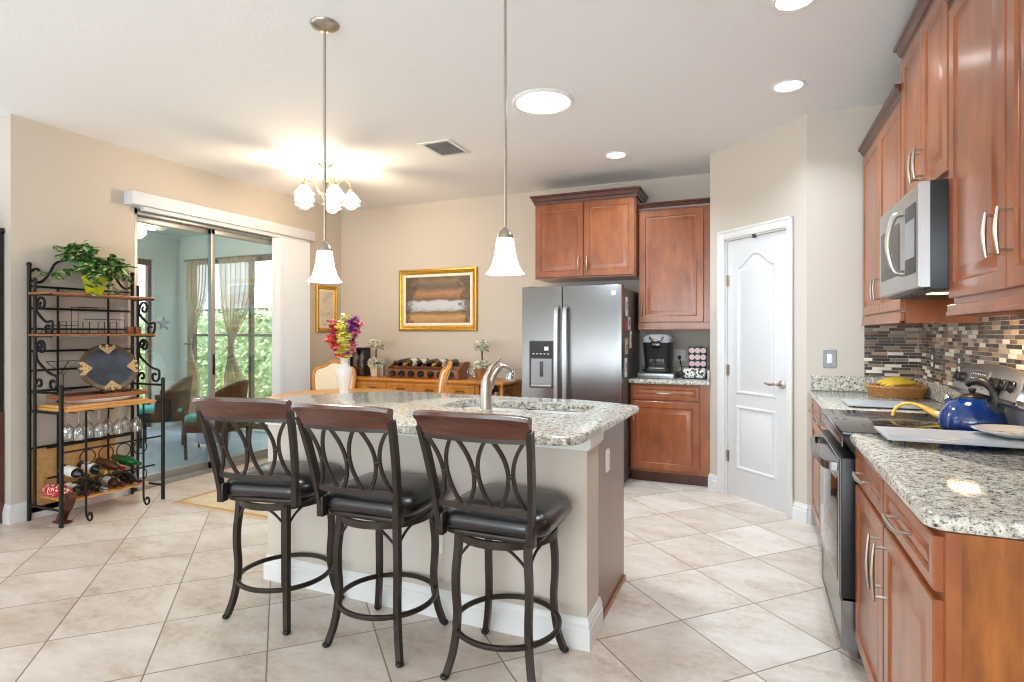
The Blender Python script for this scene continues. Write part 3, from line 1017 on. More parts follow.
fx, fy = -1.275, 2.66
fc = thing('kitchen_faucet', 'brushed nickel pull-out kitchen tap on the island beside the sink', 'faucet', (fx, fy, CT))
MB().lathe([(0, 0), (0.036, 0), (0.036, 0.006), (0.030, 0.012), (0.029, 0.11), (0.028, 0.118), (0.027, 0.122), (0.027, 0.15), (0.022, 0.165), (0, 0.166)], 28).build('body', 'nickel', fc)
# spout rises and arches back over the sink; lever rises from the collar
d = Vector((0.55, 0.83, 0)).normalized()
sp = cm([(0, 0, 0.10), tuple(d * 0.025 + Vector((0, 0, 0.135))), tuple(d * 0.045 + Vector((0, 0, 0.185))), tuple(d * 0.085 + Vector((0, 0, 0.225))), tuple(d * 0.13 + Vector((0, 0, 0.215))), tuple(d * 0.15 + Vector((0, 0, 0.19)))], 6)
MB().tube(sp, [0.02 + 0.002 * math.sin(k / 5) for k in range(len(sp))], 14).build('spout', 'nickel', fc)
MB().lathe([(0, -0.036), (0.020, -0.036), (0.024, -0.03), (0.024, 0.0), (0.019, 0.012), (0, 0.013)], 20, M4=Matrix.Translation(d * 0.152 + Vector((0, 0, 0.188))) @ Matrix.Rotation(-0.35, 4, 'X')).build('spray_head', 'chrome', fc)
lv = cm([(0, 0, 0.155), tuple(d * 0.01 + Vector((0, 0, 0.19))), tuple(d * 0.04 + Vector((-0.0, 0, 0.235))), tuple(d * 0.09 + Vector((0, 0, 0.272)))], 7)
MB().tube(lv, [0.021 - 0.016 * k / (len(lv) - 1) for k in range(len(lv))], 12).build('lever', 'nickel', fc)


# ------------------------------------------------------------------ bar stools
def make_stool(label, loc, turn, shift=0.0):
    t = thing('bar_stool', label, 'bar stool', loc, 0, 'bar stools along the island')
    for sx_ in (-1, 1):
        for sy_ in (-1, 1):
            rad = [(0.146, 0.565), (0.149, 0.50), (0.155, 0.42), (0.155, 0.34), (0.151, 0.26), (0.154, 0.18), (0.166, 0.09), (0.184, 0.018)]
            pts = cm([(sx_ * r, sy_ * r * 0.97, z) for r, z in rad], 4)
            lg = MB().tube(pts, [1.0 - 0.12 * k / (len(pts) - 1) for k in range(len(pts))], flat=(0.0275, 0.0275), up=(sx_, sy_ * 0.0, 0))
            lo_ = lg.build('leg', 'bronze', t, smooth=30)
            MB().ball((sx_ * 0.188, sy_ * 0.183, 0.013), (0.019, 0.019, 0.013), 12, 6).build('foot_cap', 'iron', lo_)
            # little curved brace under the top ring
            for ax in (0, 1):
                a0 = math.atan2(sy_, sx_)
                a1 = a0 + (0.42 if ax else -0.42)
                p = [(sx_ * 0.158, sy_ * 0.154, 0.40), (sx_ * 0.152, sy_ * 0.148, 0.46), (0.17 * math.cos((a0 + a1) / 2) * 1.14, 0.17 * math.sin((a0 + a1) / 2) * 1.14, 0.52), (0.196 * math.cos(a1), 0.196 * math.sin(a1), 0.555)]
                MB().tube(cm(p, 5), 0.006, 8).build('brace', 'bronze', t)
    MB().tube(circ((0, 0, 0.185), 0.213, 48), 0.0115, 10, True).build('foot_ring', 'bronze', t)
    MB().tube(circ((0, 0, 0.562), 0.200, 48), 1.0, flat=(0.030, 0.014), closed=True, up=(0, 0, 1)).build('top_ring', 'bronze', t, smooth=30)
    MB().lathe([(0, 0.560), (0.10, 0.560), (0.13, 0.575), (0.13, 0.59), (0, 0.59)], 24).build('swivel', 'iron', t)
    # everything above the swivel turns together
    R_ = (0, 0, turn)
    sf = MB()
    sf.prism(rrect(-0.205, 0.205, -0.195, 0.205, 0.07, 6), 0.580, 0.602, 0.006)
    sf.build('seat_frame', 'bronze', t, rot=R_)
    ct = MB()
    loops = []
    for i, z in ((0.030, 0.600), (0.006, 0.606), (-0.003, 0.626), (0.0, 0.650), (0.014, 0.672), (0.046, 0.690), (0.11, 0.700), (0.17, 0.702)):
        r = max(0.095 - i * 0.35, 0.03)
        loops.append([Vector((x, y, z)) for x, y in rrect(-0.228 + i, 0.228 - i, -0.208 + i, 0.224 - i, r, 8)])
    ct.loft(loops, True, True)
    ct.build('seat_cushion', 'leather', t, smooth=70, rot=R_)

    def bp(x, z):
        """point on the back plane: leans back, fans out and bows"""
        k = (z - 0.60) / 0.45
        xx = x * (1 + 0.20 * k)
        y = -0.212 - 0.055 * k - 0.055 * k * k
        bow = 0.035 * (1 - (x / 0.186) ** 2)
        return Vector((xx, y - bow * (0.4 + 0.6 * k), z))

    for s in (-1, 1):
        pts = [bp(s * 0.186, 0.595 + (1.02 - 0.595) * k / 12) for k in range(13)]
        po = MB().tube(pts, 1.0, flat=(0.020, 0.034), up=(1, 0, 0)).build('back_post', 'bronze', t, smooth=30, rot=R_)
        MB().box((s * 0.186 - 0.016, -0.232, 0.582), (s * 0.186 + 0.016, -0.190, 0.668), 0.004).build('post_bracket', 'bronze', po)
    for z, nm in ((0.712, 'lower_rail'), (0.984, 'upper_rail')):
        pts = [bp(0.186 * (2 * k / 16 - 1), z) for k in range(17)]
        MB().tube(pts, 1.0, flat=(0.022, 0.016), up=(0, 0, 1)).build(nm, 'bronze', t, smooth=30, rot=R_)
    for k in range(3):
        c = -0.120 + 0.120 * k
        for s in (-1, 1):
            pts = []
            for q in range(13):
                z = 0.712 + 0.272 * q / 12
                u = (q - 6) / 6.0
                pts.append(bp(c + s * (0.008 + 0.043 * u * u), z))
            MB().tube(pts, 1.0, flat=(0.013, 0.011), up=(1, 0, 0)).build('back_curve', 'bronze', t, smooth=30, rot=R_)
        MB().ball(bp(c, 0.848), (0.012, 0.011, 0.010), 10, 6).build('collar', 'bronze', t, rot=R_)
    # wooden crest: bowed plank with a moulded cap
    loops = []
    for k in range(19):
        x = 0.188 * (2 * k / 18 - 1)
        e = 1 - abs(2 * k / 18 - 1) ** 4
        sec = []
        for off, z in ((0.012, 0.990), (-0.012, 0.990), (-0.013, 1.050), (-0.022, 1.057), (-0.025, 1.067), (-0.018, 1.079), (0.0, 1.083), (0.016, 1.079), (0.022, 1.069), (0.018, 1.057), (0.012, 1.050)):
            p = bp(x, z)
            sec.append(Vector((p.x, p.y + off, z - 0.010 * (1 - e) * (1 if z > 1 else 0))))
        loops.append(sec)
    MB().loft(loops, True, True).build('crest_rail', 'stool_wood', t, smooth=40, rot=R_)
    return t


make_stool('leftmost bar stool at the island, its seat swivelled slightly, nearest the wine rack', (-2.125, 2.15, 0), math.radians(12))
make_stool('middle of the three bar stools, with chipped wood on its crest', (-1.515, 2.14, 0), math.radians(2))
make_stool('rightmost bar stool, closest to the island corner with the dark end panel', (-0.93, 2.14, 0), math.radians(0))


# ------------------------------------------------------------------ range
rg = thing('kitchen_range', 'stainless electric range with black glass cooktop and tilted control panel', 'range', (0.36, 3.433, 0), RZ)
W = 0.756
MB().box((0.0, 0.03, 0.04), (W, 0.62, 0.925), 0.003).build('body', 'black', rg)
MB().box((0.03, 0.09, 0.0), (W - 0.03, 0.60, 0.045)).build('plinth', 'black', rg, smooth=0)
od = MB().rings(rect(0.012, W - 0.012, 0.278, 0.842), [(0, -0.030), (0, -0.034), (0.003, -0.037), (0.02, -0.037)], back=True).build('oven_door', 'steel', rg, smooth=25)
MB().box((0.004, -0.0305, 0.272), (W - 0.004, 0.03, 0.848), 0.004).build('door_core', 'black', od)
MB().rings(rrect(0.06, W - 0.06, 0.31, 0.75, 0.03, 5), [(0, -0.036), (0.001, -0.0385), (0.004, -0.0395)], back=True).build('oven_window', 'black_gloss', od)
hp = cm([(0.06, -0.036, 0.800), (0.075, -0.07, 0.802), (0.16, -0.085, 0.803), (W / 2, -0.093, 0.803), (W - 0.16, -0.085, 0.803), (W - 0.075, -0.07, 0.802), (W - 0.06, -0.036, 0.800)], 6)
MB().tube(hp, 1.0, flat=(0.034, 0.02), up=(0, 0, 1)).build('oven_handle', 'steel', od, smooth=30)
sw = MB()
for k in range(7):
    sw.box((0.14 + 0.07 * k, -0.0385, 0.826), (0.185 + 0.07 * k, -0.036, 0.832))
sw.build('vent_slots', 'black', od, smooth=0)
MB().rings(rect(0.008, W - 0.008, 0.06, 0.262), [(0, 0.028), (0, -0.022), (0.006, -0.030), (0.012, -0.030), (0.02, -0.025), (0.05, -0.025)], back=True).build('storage_drawer', 'steel', rg, smooth=25)
MB().rings(rect(0.0, W, 0.895, 0.938), [(0, -0.026), (0, -0.028), (0.01, -0.032), (0.02, -0.034)], back=True).build('front_trim', 'steel', rg, smooth=40)
ck = MB().box((0.0, -0.028, 0.938), (W, 0.58, 0.958), 0.005).build('cooktop', 'black_gloss', rg)
for x, y, r in ((0.19, 0.16, 0.105), (0.56, 0.16, 0.085), (0.19, 0.42, 0.085), (0.56, 0.42, 0.105)):
    m = MB()
    for q in (1.0, 0.62):
        m.lathe([(r * q - 0.003, 0), (r * q, 0.0006), (r * q + 0.003, 0)], 40, (x, y, 0.9583), caps=False)
    m.build('burner_ring', 'dark_grey', ck)
# overhanging tilted control panel with rounded shoulders
TILT = math.atan2(0.062, 0.145)
PM3 = Matrix.Translation((0, 0.525, 1.085)) @ Matrix.Rotation(-TILT, 4, 'X')
PH = 0.158
outl = [(q.x, q.y) for q in cm([(0.03, 0.0, 0), (W - 0.03, 0.0, 0), (W - 0.004, 0.03, 0), (W - 0.012, 0.085, 0), (W - 0.06, 0.128, 0), (W - 0.18, 0.150, 0), (W / 2, PH, 0), (0.18, 0.150, 0), (0.06, 0.128, 0), (0.012, 0.085, 0), (0.004, 0.03, 0)], 4, True)]
lo = []
for ins, off in ((0.012, 0.075), (0.0, 0.05), (0.0, 0.012), (0.005, 0.003), (0.014, 0.0)):
    q = inset(outl, ins) if ins else outl
    lo.append([Vector((x, off, z)) for x, z in q])
cpo = MB().loft(lo, True, True, M4=PM3).build('control_panel', 'steel_v', rg, smooth=30)
MB().box((0.0, 0.55, 0.957), (W, 0.655, 0.985), 0.006).build('panel_base', 'steel', rg)
MB().box((0.012, 0.605, 0.975), (W - 0.012, 0.652, 1.20), 0.003).build('panel_back', 'grey', rg)
TM = lambda x, z: PM3 @ Matrix.Translation((x, 0, z))
MB().rings(rrect(-0.105, 0.105, -0.045, 0.045, 0.014, 3), [(0, 0.002), (0.001, -0.003), (0.004, -0.004), (0.010, -0.0035)], back=True, M4=TM(0.30, 0.078)).build('display_surround', 'nickel', cpo)
MB().rings(rrect(-0.094, 0.094, -0.036, 0.036, 0.004, 3), [(0, -0.003), (0.001, -0.0045)], back=True, M4=TM(0.30, 0.078)).build('display', 'dark_grey', cpo)
kd = MB()
for a in range(6):
    for b_ in range(3):
        kd.box((-0.078 + 0.028 * a, -0.0052, -0.024 + 0.021 * b_), (-0.066 + 0.028 * a, -0.0044, -0.019 + 0.021 * b_), M4=TM(0.30, 0.078))
kd.build('display_keys', 'white_plastic', cpo, smooth=0)
for x in (0.055, 0.115, 0.49, 0.58, 0.67):
    kn = MB().lathe([(0, 0), (0.024, 0), (0.024, 0.006), (0.020, 0.009), (0.018, 0.017), (0, 0.018)], 24, M4=TM(x, 0.072) @ Matrix.Rotation(PI / 2, 4, 'X'))
    kn.box((-0.006, -0.024, -0.020), (0.006, -0.014, 0.020), 0.003, M4=TM(x, 0.072))
    kn.build('knob', 'black', cpo)

# ------------------------------------------------------------------ microwave
mw = thing('microwave_oven', 'stainless over-the-range microwave with black side and curved handle', 'microwave', (0.60, 3.426, 0), RZ)
MB().box((0.0, 0.03, 1.53), (0.754, 0.41, 1.955), 0.004).build('body', 'black', mw)
MB().rings(rect(0.0, 0.754, 1.54, 1.952), [(0, 0.03), (0, 0.0), (0.006, -0.008), (0.02, -0.008)], back=True).build('front_face', 'steel_v', mw, smooth=25)
MB().rings(rrect(0.05, 0.44, 1.615, 1.85, 0.012, 4), [(0, -0.007), (0.002, -0.0105), (0.006, -0.011)], back=True).build('door_window', 'fridge_side', mw)
MB().rings(rrect(0.545, 0.715, 1.60, 1.885, 0.012, 4), [(0, -0.007), (0.002, -0.0105), (0.006, -0.011)], back=True).build('keypad', 'dark_grey', mw)
MB().rings(rrect(0.555, 0.705, 1.665, 1.82, 0.004, 2), [(0, -0.0105), (0.001, -0.012)], back=True).build('keypad_glass', 'grey', mw)
hp = cm([(0.50, -0.008, 1.875), (0.50, -0.040, 1.862), (0.50, -0.058, 1.80), (0.50, -0.064, 1.745), (0.50, -0.058, 1.69), (0.50, -0.040, 1.628), (0.50, -0.008, 1.615)], 6)
MB().tube(hp, 0.013, 12).build('handle', 'nickel', mw)
ve = MB()
for k in range(9):
    ve.box((0.06, 0.05 + 0.018 * k, 1.527), (0.36, 0.058 + 0.018 * k, 1.531))
ve.build('vent_grille', 'dark_grey', mw, smooth=0)
MB().box((0.44, 0.09, 1.526), (0.54, 0.16, 1.531)).build('task_lamp', emit('task_lamp_lens', (255, 200, 130), 4.0), mw, smooth=0)
light('microwave_task_light', 'AREA', (0.74, 2.90, 1.518), 3.0, (1.0, 0.72, 0.42), 0.12)

# ------------------------------------------------------------------ refrigerator
fr_ = thing('refrigerator', 'stainless side-by-side refrigerator with ice dispenser', 'refrigerator', (-1.99, 4.93, 0))
FW = 0.93
MB().box((0.004, 0.075, 0.03), (FW - 0.004, 0.86, 1.765), 0.006).build('body', 'fridge_side', fr_)
MB().box((0.02, 0.10, 0.0), (FW - 0.02, 0.80, 0.03)).build('plinth', 'black', fr_, smooth=0)


def fdoor(x0, x1):
    poly = []
    n = 10
    for k in range(n + 1):
        t = k / n
        poly.append((x0 + (x1 - x0) * t, -0.010 * math.sin(PI * (0.12 + 0.76 * t)) + 0.006))
    poly += [(x1, 0.068), (x0, 0.068)]
    return MB().prism(poly, 0.045, 1.785, 0.004)


ld = fdoor(0.0, 0.386).build('freezer_door', 'steel', fr_, smooth=50)
rd = fdoor(0.396, FW).build('fresh_food_door', 'steel', fr_, smooth=50)
for dpar, x, s in ((ld, 0.352, -1), (rd, 0.432, 1)):
    hp = cm([(x, -0.002, 1.60), (x, -0.040, 1.585), (x, -0.058, 1.50), (x, -0.066, 1.05), (x, -0.058, 0.60), (x, -0.040, 0.515), (x, -0.002, 0.50)], 8)
    MB().tube(hp, 1.0, flat=(0.022, 0.034), up=(0, -1, 0.001)).build('handle', 'steel_v', dpar, smooth=40)
dp = MB().rings(rrect(0.075, 0.315, 0.855, 1.29, 0.012, 3), [(0, 0.004), (0, -0.010), (0.004, -0.014), (0.012, -0.014)], back=True).build('dispenser', 'dark_grey', ld)
MB().rings(rect(0.085, 0.305, 1.135, 1.28), [(0, -0.013), (0.002, -0.016), (0.008, -0.0165)], back=True).build('dispenser_panel', 'black', dp)
MB().rings(rect(0.095, 0.295, 0.885, 1.125), [(0, -0.0135), (0.003, -0.0145), (0.02, -0.0145)], back=True).build('dispenser_recess', 'grey', dp)
MB().box((0.180, -0.020, 0.96), (0.215, -0.0145, 1.10), 0.004).build('ice_paddle', 'dark_grey', dp)
MB().box((0.095, -0.03, 0.868), (0.295, -0.013, 0.886), 0.003).build('drip_tray', 'nickel', dp)
kd = MB()
for k in range(5):
    kd.box((0.11 + 0.036 * k, -0.0178, 1.165), (0.128 + 0.036 * k, -0.0160, 1.172))
kd.box((0.225, -0.0178, 1.20), (0.265, -0.0160, 1.235))
kd.build('dispenser_buttons', 'white_plastic', dp, smooth=0)
MB().box((0.842, -0.0035, 1.69), (0.880, 0.0, 1.73), 0.001).build('badge', 'white_plastic', rd)
for x in (0.05, 0.86):
    MB().box((x, 0.02, 1.766), (x + 0.06, 0.16, 1.792), 0.006).build('hinge_cover', 'dark_grey', fr_)
# photos and magnets on its right side
mg = [(5.16, 1.60, 0.10, 0.17, (226, 220, 214), 'white photo magnet highest on the side of the refrigerator', 'card'),
      (5.10, 1.42, 0.06, 0.10, (178, 60, 70), 'small red magnet in the middle of the refrigerator side', 'magnet'),
      (5.27, 1.45, 0.11, 0.12, (206, 204, 204), 'pale card beside the red magnet on the refrigerator side', 'card'),
      (5.34, 1.30, 0.08, 0.16, (226, 222, 214), 'cream card nearest the wall on the refrigerator side', 'card'),
      (5.15, 1.24, 0.12, 0.14, (196, 176, 160), 'tan photo magnet under the red magnet on the refrigerator side', 'card'),
      (5.12, 1.05, 0.09, 0.17, (236, 234, 230), 'white notepad lowest on the side of the refrigerator', 'notepad')]
for k, (y, z, w, h, c, lb, ct_) in enumerate(mg):
    o = MB().box((-1.0635, y - w / 2, z - h / 2), (-1.0575, y + w / 2, z + h / 2), 0.001).build('fridge_' + ct_, plain('paper_%d' % k, c, 0.6, var=0.02), None)
    tag(o, lb, ct_)
    q = MB()
    q.box((-1.0577, y - w * 0.3, z - h * 0.2), (-1.0572, y + w * 0.3, z + h * 0.25))
    q.build('picture_area', two_tone('print_%d' % k, (120, 60, 60), (226, 200, 190), 40), o, smooth=0)

# ------------------------------------------------------------------ coffee corner
cz = 0.9405
tag(MB().box((-0.995, 5.32, cz), (-0.66, 5.66, cz + 0.052), 0.006).build('pod_storage_box', 'fridge_side', None), 'low grey pod drawer under the coffee maker', 'drawer unit')
_pd = bpy.data.objects['pod_storage_box']
MB().rings(rect(-0.985, -0.67, cz + 0.006, cz + 0.046), [(0, 5.32), (0.001, 5.315), (0.005, 5.314)], back=True).build('drawer_front', 'steel', _pd)
cz2 = cz + 0.0525
km = thing('coffee_maker', 'black single-serve coffee maker with silver lid', 'coffee maker', (-0.83, 5.49, cz2))
km.scale = (1.0, 1.0, 1.1)
MB().prism(rrect(-0.12, 0.12, -0.145, 0.145, 0.05, 6), 0.0, 0.035, 0.006).build('base', 'black', km)
bd = MB()
lo = []
for z, a, b in ((0.03, 0.118, 0.10), (0.10, 0.118, 0.10), (0.2, 0.124, 0.13), (0.255, 0.126, 0.142)):
    lo.append([Vector((x, y, z)) for x, y in rrect(-a, a, -b + 0.0, 0.145, 0.05, 6)])
bd.loft(lo, True, True)
bd.build('body', 'black', km)
lo = []
for z, a, b in ((0.255, 0.128, 0.144), (0.285, 0.126, 0.14), (0.312, 0.10, 0.11), (0.322, 0.06, 0.07)):
    lo.append([Vector((x, y, z)) for x, y in rrect(-a, a, -b, 0.145 - (0.145 - b) * 0.5 * (z - 0.255) / 0.07, 0.045, 6)])
MB().loft(lo, True, True).build('lid', 'grey', km)
MB().tube(cm([(-0.06, -0.12, 0.295), (-0.045, -0.155, 0.28), (0, -0.165, 0.272), (0.045, -0.155, 0.28), (0.06, -0.12, 0.295)], 5), 0.012, 10).build('lid_handle', 'chrome', km)
MB().prism(rrect(-0.05, 0.05, -0.15, -0.09, 0.02, 4), 0.205, 0.262, 0.005).build('brew_head', 'black_gloss', km)
MB().box((-0.07, -0.142, 0.035), (0.07, -0.06, 0.042), 0.003).build('drip_grate', 'nickel', km)
MB().rings(rrect(-0.07, 0.07, 0.06, 0.18, 0.02, 4), [(0, -0.1), (0.004, -0.104), (0.012, -0.104)], back=True).build('front_panel', 'black_gloss', km)
cd = MB().tube(cm([(-0.70, 5.50, cz + 0.02), (-0.645, 5.56, cz + 0.012), (-0.64, 5.72, cz + 0.03), (-0.665, 5.82, 1.06), (-0.68, 5.845, 1.118)], 8), 0.005, 8)
cd.box((-0.695, 5.835, 1.105), (-0.665, 5.862, 1.135), 0.004)
tag(cd.build('power_cord', 'black', None), 'black power cord running from the coffee maker to the outlet', 'cord')
pr_ = thing('pod_rack', 'upright black rack holding rows of coffee pods', 'pod rack', (-0.485, 5.62, cz))
MB().box((-0.085, -0.03, 0.0), (0.085, 0.06, 0.012), 0.003).build('base', 'black', pr_)
MB().box((-0.085, 0.0, 0.01), (0.075, 0.02, 0.292), 0.004).build('back_panel', 'black', pr_)
MB().tube(cm([(0.082, 0.0, 0.01), (0.086, 0.0, 0.20), (0.080, 0.0, 0.27), (0.05, 0.0, 0.295)], 5), 0.006, 8).build('side_rail', 'nickel', pr_)
rows = ('top', 'second', 'third', 'bottom'); cols = ('left', 'middle', 'right')
for r in range(4):
    for c in range(3):
        pd = MB().lathe([(0, 0), (0.017, 0), (0.0235, 0.026), (0.025, 0.028), (0.025, 0.031), (0, 0.0315)], 18, M4=T3((-0.485 - 0.052 + 0.051 * c, 5.6195, cz + 0.255 - 0.062 * r), 0, PI / 2)).build('coffee_pod', 'white_plastic', None)
        tag(pd, 'coffee pod with pink lid in the %s row of the rack, %s column' % (rows[r], cols[c]), 'coffee pod', 'pods in the black rack')
        MB().lathe([(0, 0.0312), (0.0235, 0.0312), (0.0235, 0.0325), (0, 0.033)], 18, M4=T3((-0.485 - 0.052 + 0.051 * c, 5.6195, cz + 0.255 - 0.062 * r), 0, PI / 2)).build('lid', plain('pod_lid', (226, 186, 188), 0.45) if 'pod_lid' not in bpy.data.materials else bpy.data.materials['pod_lid'], pd)
pl_ = thing('patterned_caddy', 'black and white patterned ceramic caddy in front of the pod rack', 'caddy', (-0.50, 5.46, cz))
lo = []
for z, k in ((0.012, 0.86), (0.02, 0.9), (0.085, 1.0), (0.09, 1.0), (0.09, 0.94), (0.03, 0.84)):
    lo.append([Vector((x, y, z)) for x, y in rrect(-0.105 * k, 0.105 * k, -0.055 * k, 0.055 * k, 0.03 * k, 5)])
MB().loft(lo, True, True).build('bowl', 'pot_bw', pl_)
MB().prism(rrect(-0.11, 0.13, -0.065, 0.065, 0.02, 4), 0.0, 0.013, 0.003).build('black_tray', 'black', pl_)

# ------------------------------------------------------------------ things on the range counters
zc = CT + 0.0005
tr1 = thing('burner_cover', 'long grey metal cover lying across the near counter beside the kettle', 'cover tray', (0.70, 2.535, CT))
MB().prism(rrect(-0.26, 0.28, -0.14, 0.13, 0.012, 3), 0.022, 0.034, 0.003).build('plate', 'tray_grey', tr1)
rb = MB()
for k in range(5):
    rb.box((-0.25, -0.13 + 0.012 * k, 0.034), (0.27, -0.124 + 0.012 * k, 0.0365), 0.001)
rb.build('ribs', 'tray_grey', tr1)
for x in (-0.21, 0.24):
    for y in (-0.11, 0.10):
        MB().lathe([(0, 0), (0.008, 0), (0.007, 0.023), (0, 0.023)], 10, (x, y, 0)).build('foot', 'black', tr1)
tr2 = thing('burner_cover', 'grey metal cover lying on the far counter between the range and the bananas', 'cover tray', (0.69, 3.69, CT))
MB().prism(rrect(-0.22, 0.22, -0.135, 0.135, 0.012, 3), 0.009, 0.020, 0.003).build('plate', 'tray_grey', tr2)
for x in (-0.19, 0.19):
    for y in (-0.11, 0.11):
        MB().lathe([(0, 0), (0.008, 0), (0.007, 0.010), (0, 0.010)], 10, (x, y, 0)).build('foot', 'black', tr2)
dpz = CT + 0.037
pz = thing('white_dish', 'shallow white plate with a mottled centre on the grey cover at the right edge', 'plate', (0.865, 2.57, dpz))
MB().lathe([(0, 0), (0.07, 0), (0.08, 0.004), (0.125, 0.018), (0.132, 0.022), (0.127, 0.023), (0.08, 0.009), (0, 0.006)], 36).build('plate', 'porcelain', pz)
MB().lathe([(0, 0.0062), (0.072, 0.0075), (0.072, 0.0085), (0, 0.0075)], 30).build('centre', two_tone('worn_print', (150, 140, 132), (236, 234, 230), 30, 0.3), pz)

kt = thing('tea_kettle', 'shiny cobalt blue tea kettle with black handle on the cooktop', 'kettle', (0.835, 2.93, 0.9587))
kt.scale = (0.85, 0.85, 0.90)
MB().lathe([(0, 0), (0.118, 0), (0.128, 0.006), (0.134, 0.025), (0.134, 0.05), (0.124, 0.085), (0.10, 0.118), (0.07, 0.140), (0.05, 0.148), (0, 0.15)], 40).build('body', 'blue_enamel', kt, smooth=60)
MB().lathe([(0, 0.146), (0.052, 0.146), (0.052, 0.152), (0.035, 0.162), (0.014, 0.166), (0.010, 0.172), (0.017, 0.182), (0.014, 0.190), (0, 0.192)], 28).build('lid', 'black', kt, smooth=60)
sa = math.radians(128)
sd = Vector((math.cos(sa), math.sin(sa), 0))
MB().tube([tuple(sd * 0.095 + Vector((0, 0, 0.095))), tuple(sd * 0.112 + Vector((0, 0, 0.118))), tuple(sd * 0.122 + Vector((0, 0, 0.130)))], [0.024, 0.019, 0.017], 14).build('spout', 'blue_enamel', kt)
MB().tube([tuple(sd * 0.119 + Vector((0, 0, 0.127))), tuple(sd * 0.129 + Vector((0, 0, 0.139)))], [0.019, 0.016], 14).build('spout_cap', 'chrome', kt)
hd = Vector((math.cos(sa), math.sin(sa), 0))
hp = cm([tuple(-hd * 0.104 + Vector((0, 0, 0.105))), tuple(-hd * 0.112 + Vector((0, 0, 0.155))), tuple(-hd * 0.090 + Vector((0, 0, 0.200))), tuple(-hd * 0.048 + Vector((0, 0, 0.224))), tuple(hd * 0.000 + Vector((0, 0, 0.220))), tuple(hd * 0.022 + Vector((0, 0, 0.206)))], 7)
MB().tube(hp, [0.022] * 12 + [0.019] * 12 + [0.015] * (len(hp) - 24), 12).build('handle', 'black', kt)
MB().lathe([(0, -0.02), (0.03, -0.02), (0.03, 0.02), (0, 0.02)], 14, M4=Matrix.Translation(-hd * 0.108 + Vector((0, 0, 0.118))) @ Matrix.Rotation(PI / 2, 4, 'X')).build('handle_mount', 'black', kt)

sr = thing('spoon_rest', 'yellow ceramic ladle-shaped spoon rest with curved handle left of the kettle', 'spoon rest', (0.735, 3.17, 0.9592))
bw = MB()
lo = []
for z, k in ((0.0, 0.55), (0.004, 0.65), (0.016, 0.92), (0.024, 1.0), (0.025, 0.96), (0.014, 0.8), (0.006, 0.5)):
    lo.append([Vector((0.115 + 0.075 * k * math.cos(2 * PI * i / 24), -0.02 + 0.05 * k * math.sin(2 * PI * i / 24), z)) for i in range(24)])
bw.loft(lo, True, True)
bw.build('bowl', 'yellow', sr, smooth=60)
hp = cm([(0.065, -0.018, 0.018), (0.02, -0.005, 0.035), (-0.03, 0.0, 0.064), (-0.08, 0.0, 0.072), (-0.12, 0.0, 0.05), (-0.135, 0.0, 0.012)], 6)
MB().tube(hp, [0.022 - 0.015 * min(1, k / 14) for k in range(len(hp))], 10).build('handle', 'yellow', sr)

bs = thing('fruit_basket', 'oval woven wicker basket in the counter corner under the mosaic tiles', 'basket', (0.835, 4.30, zc))
lo = []
nb = 64
for q in range(13):
    z = 0.062 * q / 12
    k = 0.88 + 0.12 * q / 12
    l = []
    for i in range(nb):
        a = 2 * PI * i / nb
        w = 0.005 * math.sin(i * PI / 2 + (PI if q % 2 else 0))
        l.append(Vector(((0.165 * k + w) * math.cos(a), (0.125 * k + w) * math.sin(a), z)))
    lo.append(l)
lo.append([Vector((0.150 * math.cos(2 * PI * i / nb), 0.110 * math.sin(2 * PI * i / nb), 0.058)) for i in range(nb)])
lo.append([Vector((0.135 * math.cos(2 * PI * i / nb), 0.095 * math.sin(2 * PI * i / nb), 0.012)) for i in range(nb)])
MB().loft(lo, True, True).build('woven_wall', 'wicker', bs, smooth=0)
rm = []
for i in range(120):
    a = 2 * PI * i / 120
    rm.append(Vector((0.163 * math.cos(a), 0.123 * math.sin(a), 0.064 + 0.003 * math.sin(a * 30))))
MB().tube(rm, 0.009, 8, True).build('braided_rim', 'wicker', bs)
bl = ('banana lying in the basket, farthest back of the three', 'banana in the middle of the three in the basket', 'banana at the front of the basket nearest the range')
for k in range(3):
    pts = []
    for q in range(15):
        t = q / 14
        pts.append((0.745 + 0.19 * t + 0.010 * k, 4.385 - 0.058 * k - 0.035 * math.sin(PI * t) + 0.03 * t, zc + 0.066 + 0.032 * math.sin(PI * (0.1 + 0.75 * t)) - 0.006 * k + 0.014 * t))
    rr = [0.005, 0.008, 0.012, 0.015, 0.0165, 0.017, 0.017, 0.017, 0.017, 0.017, 0.016, 0.015, 0.012, 0.009, 0.006]
    b_ = MB().tube(pts, rr, 6).build('banana', 'banana', None, smooth=30)
    tag(b_, bl[k], 'banana', 'bananas in the basket')
    MB().tube([pts[-1], tuple(Vector(pts[-1]) + Vector((0.018, 0.004, 0.006)))], [0.0055, 0.004], 6).build('stem', 'rack_wood', b_)

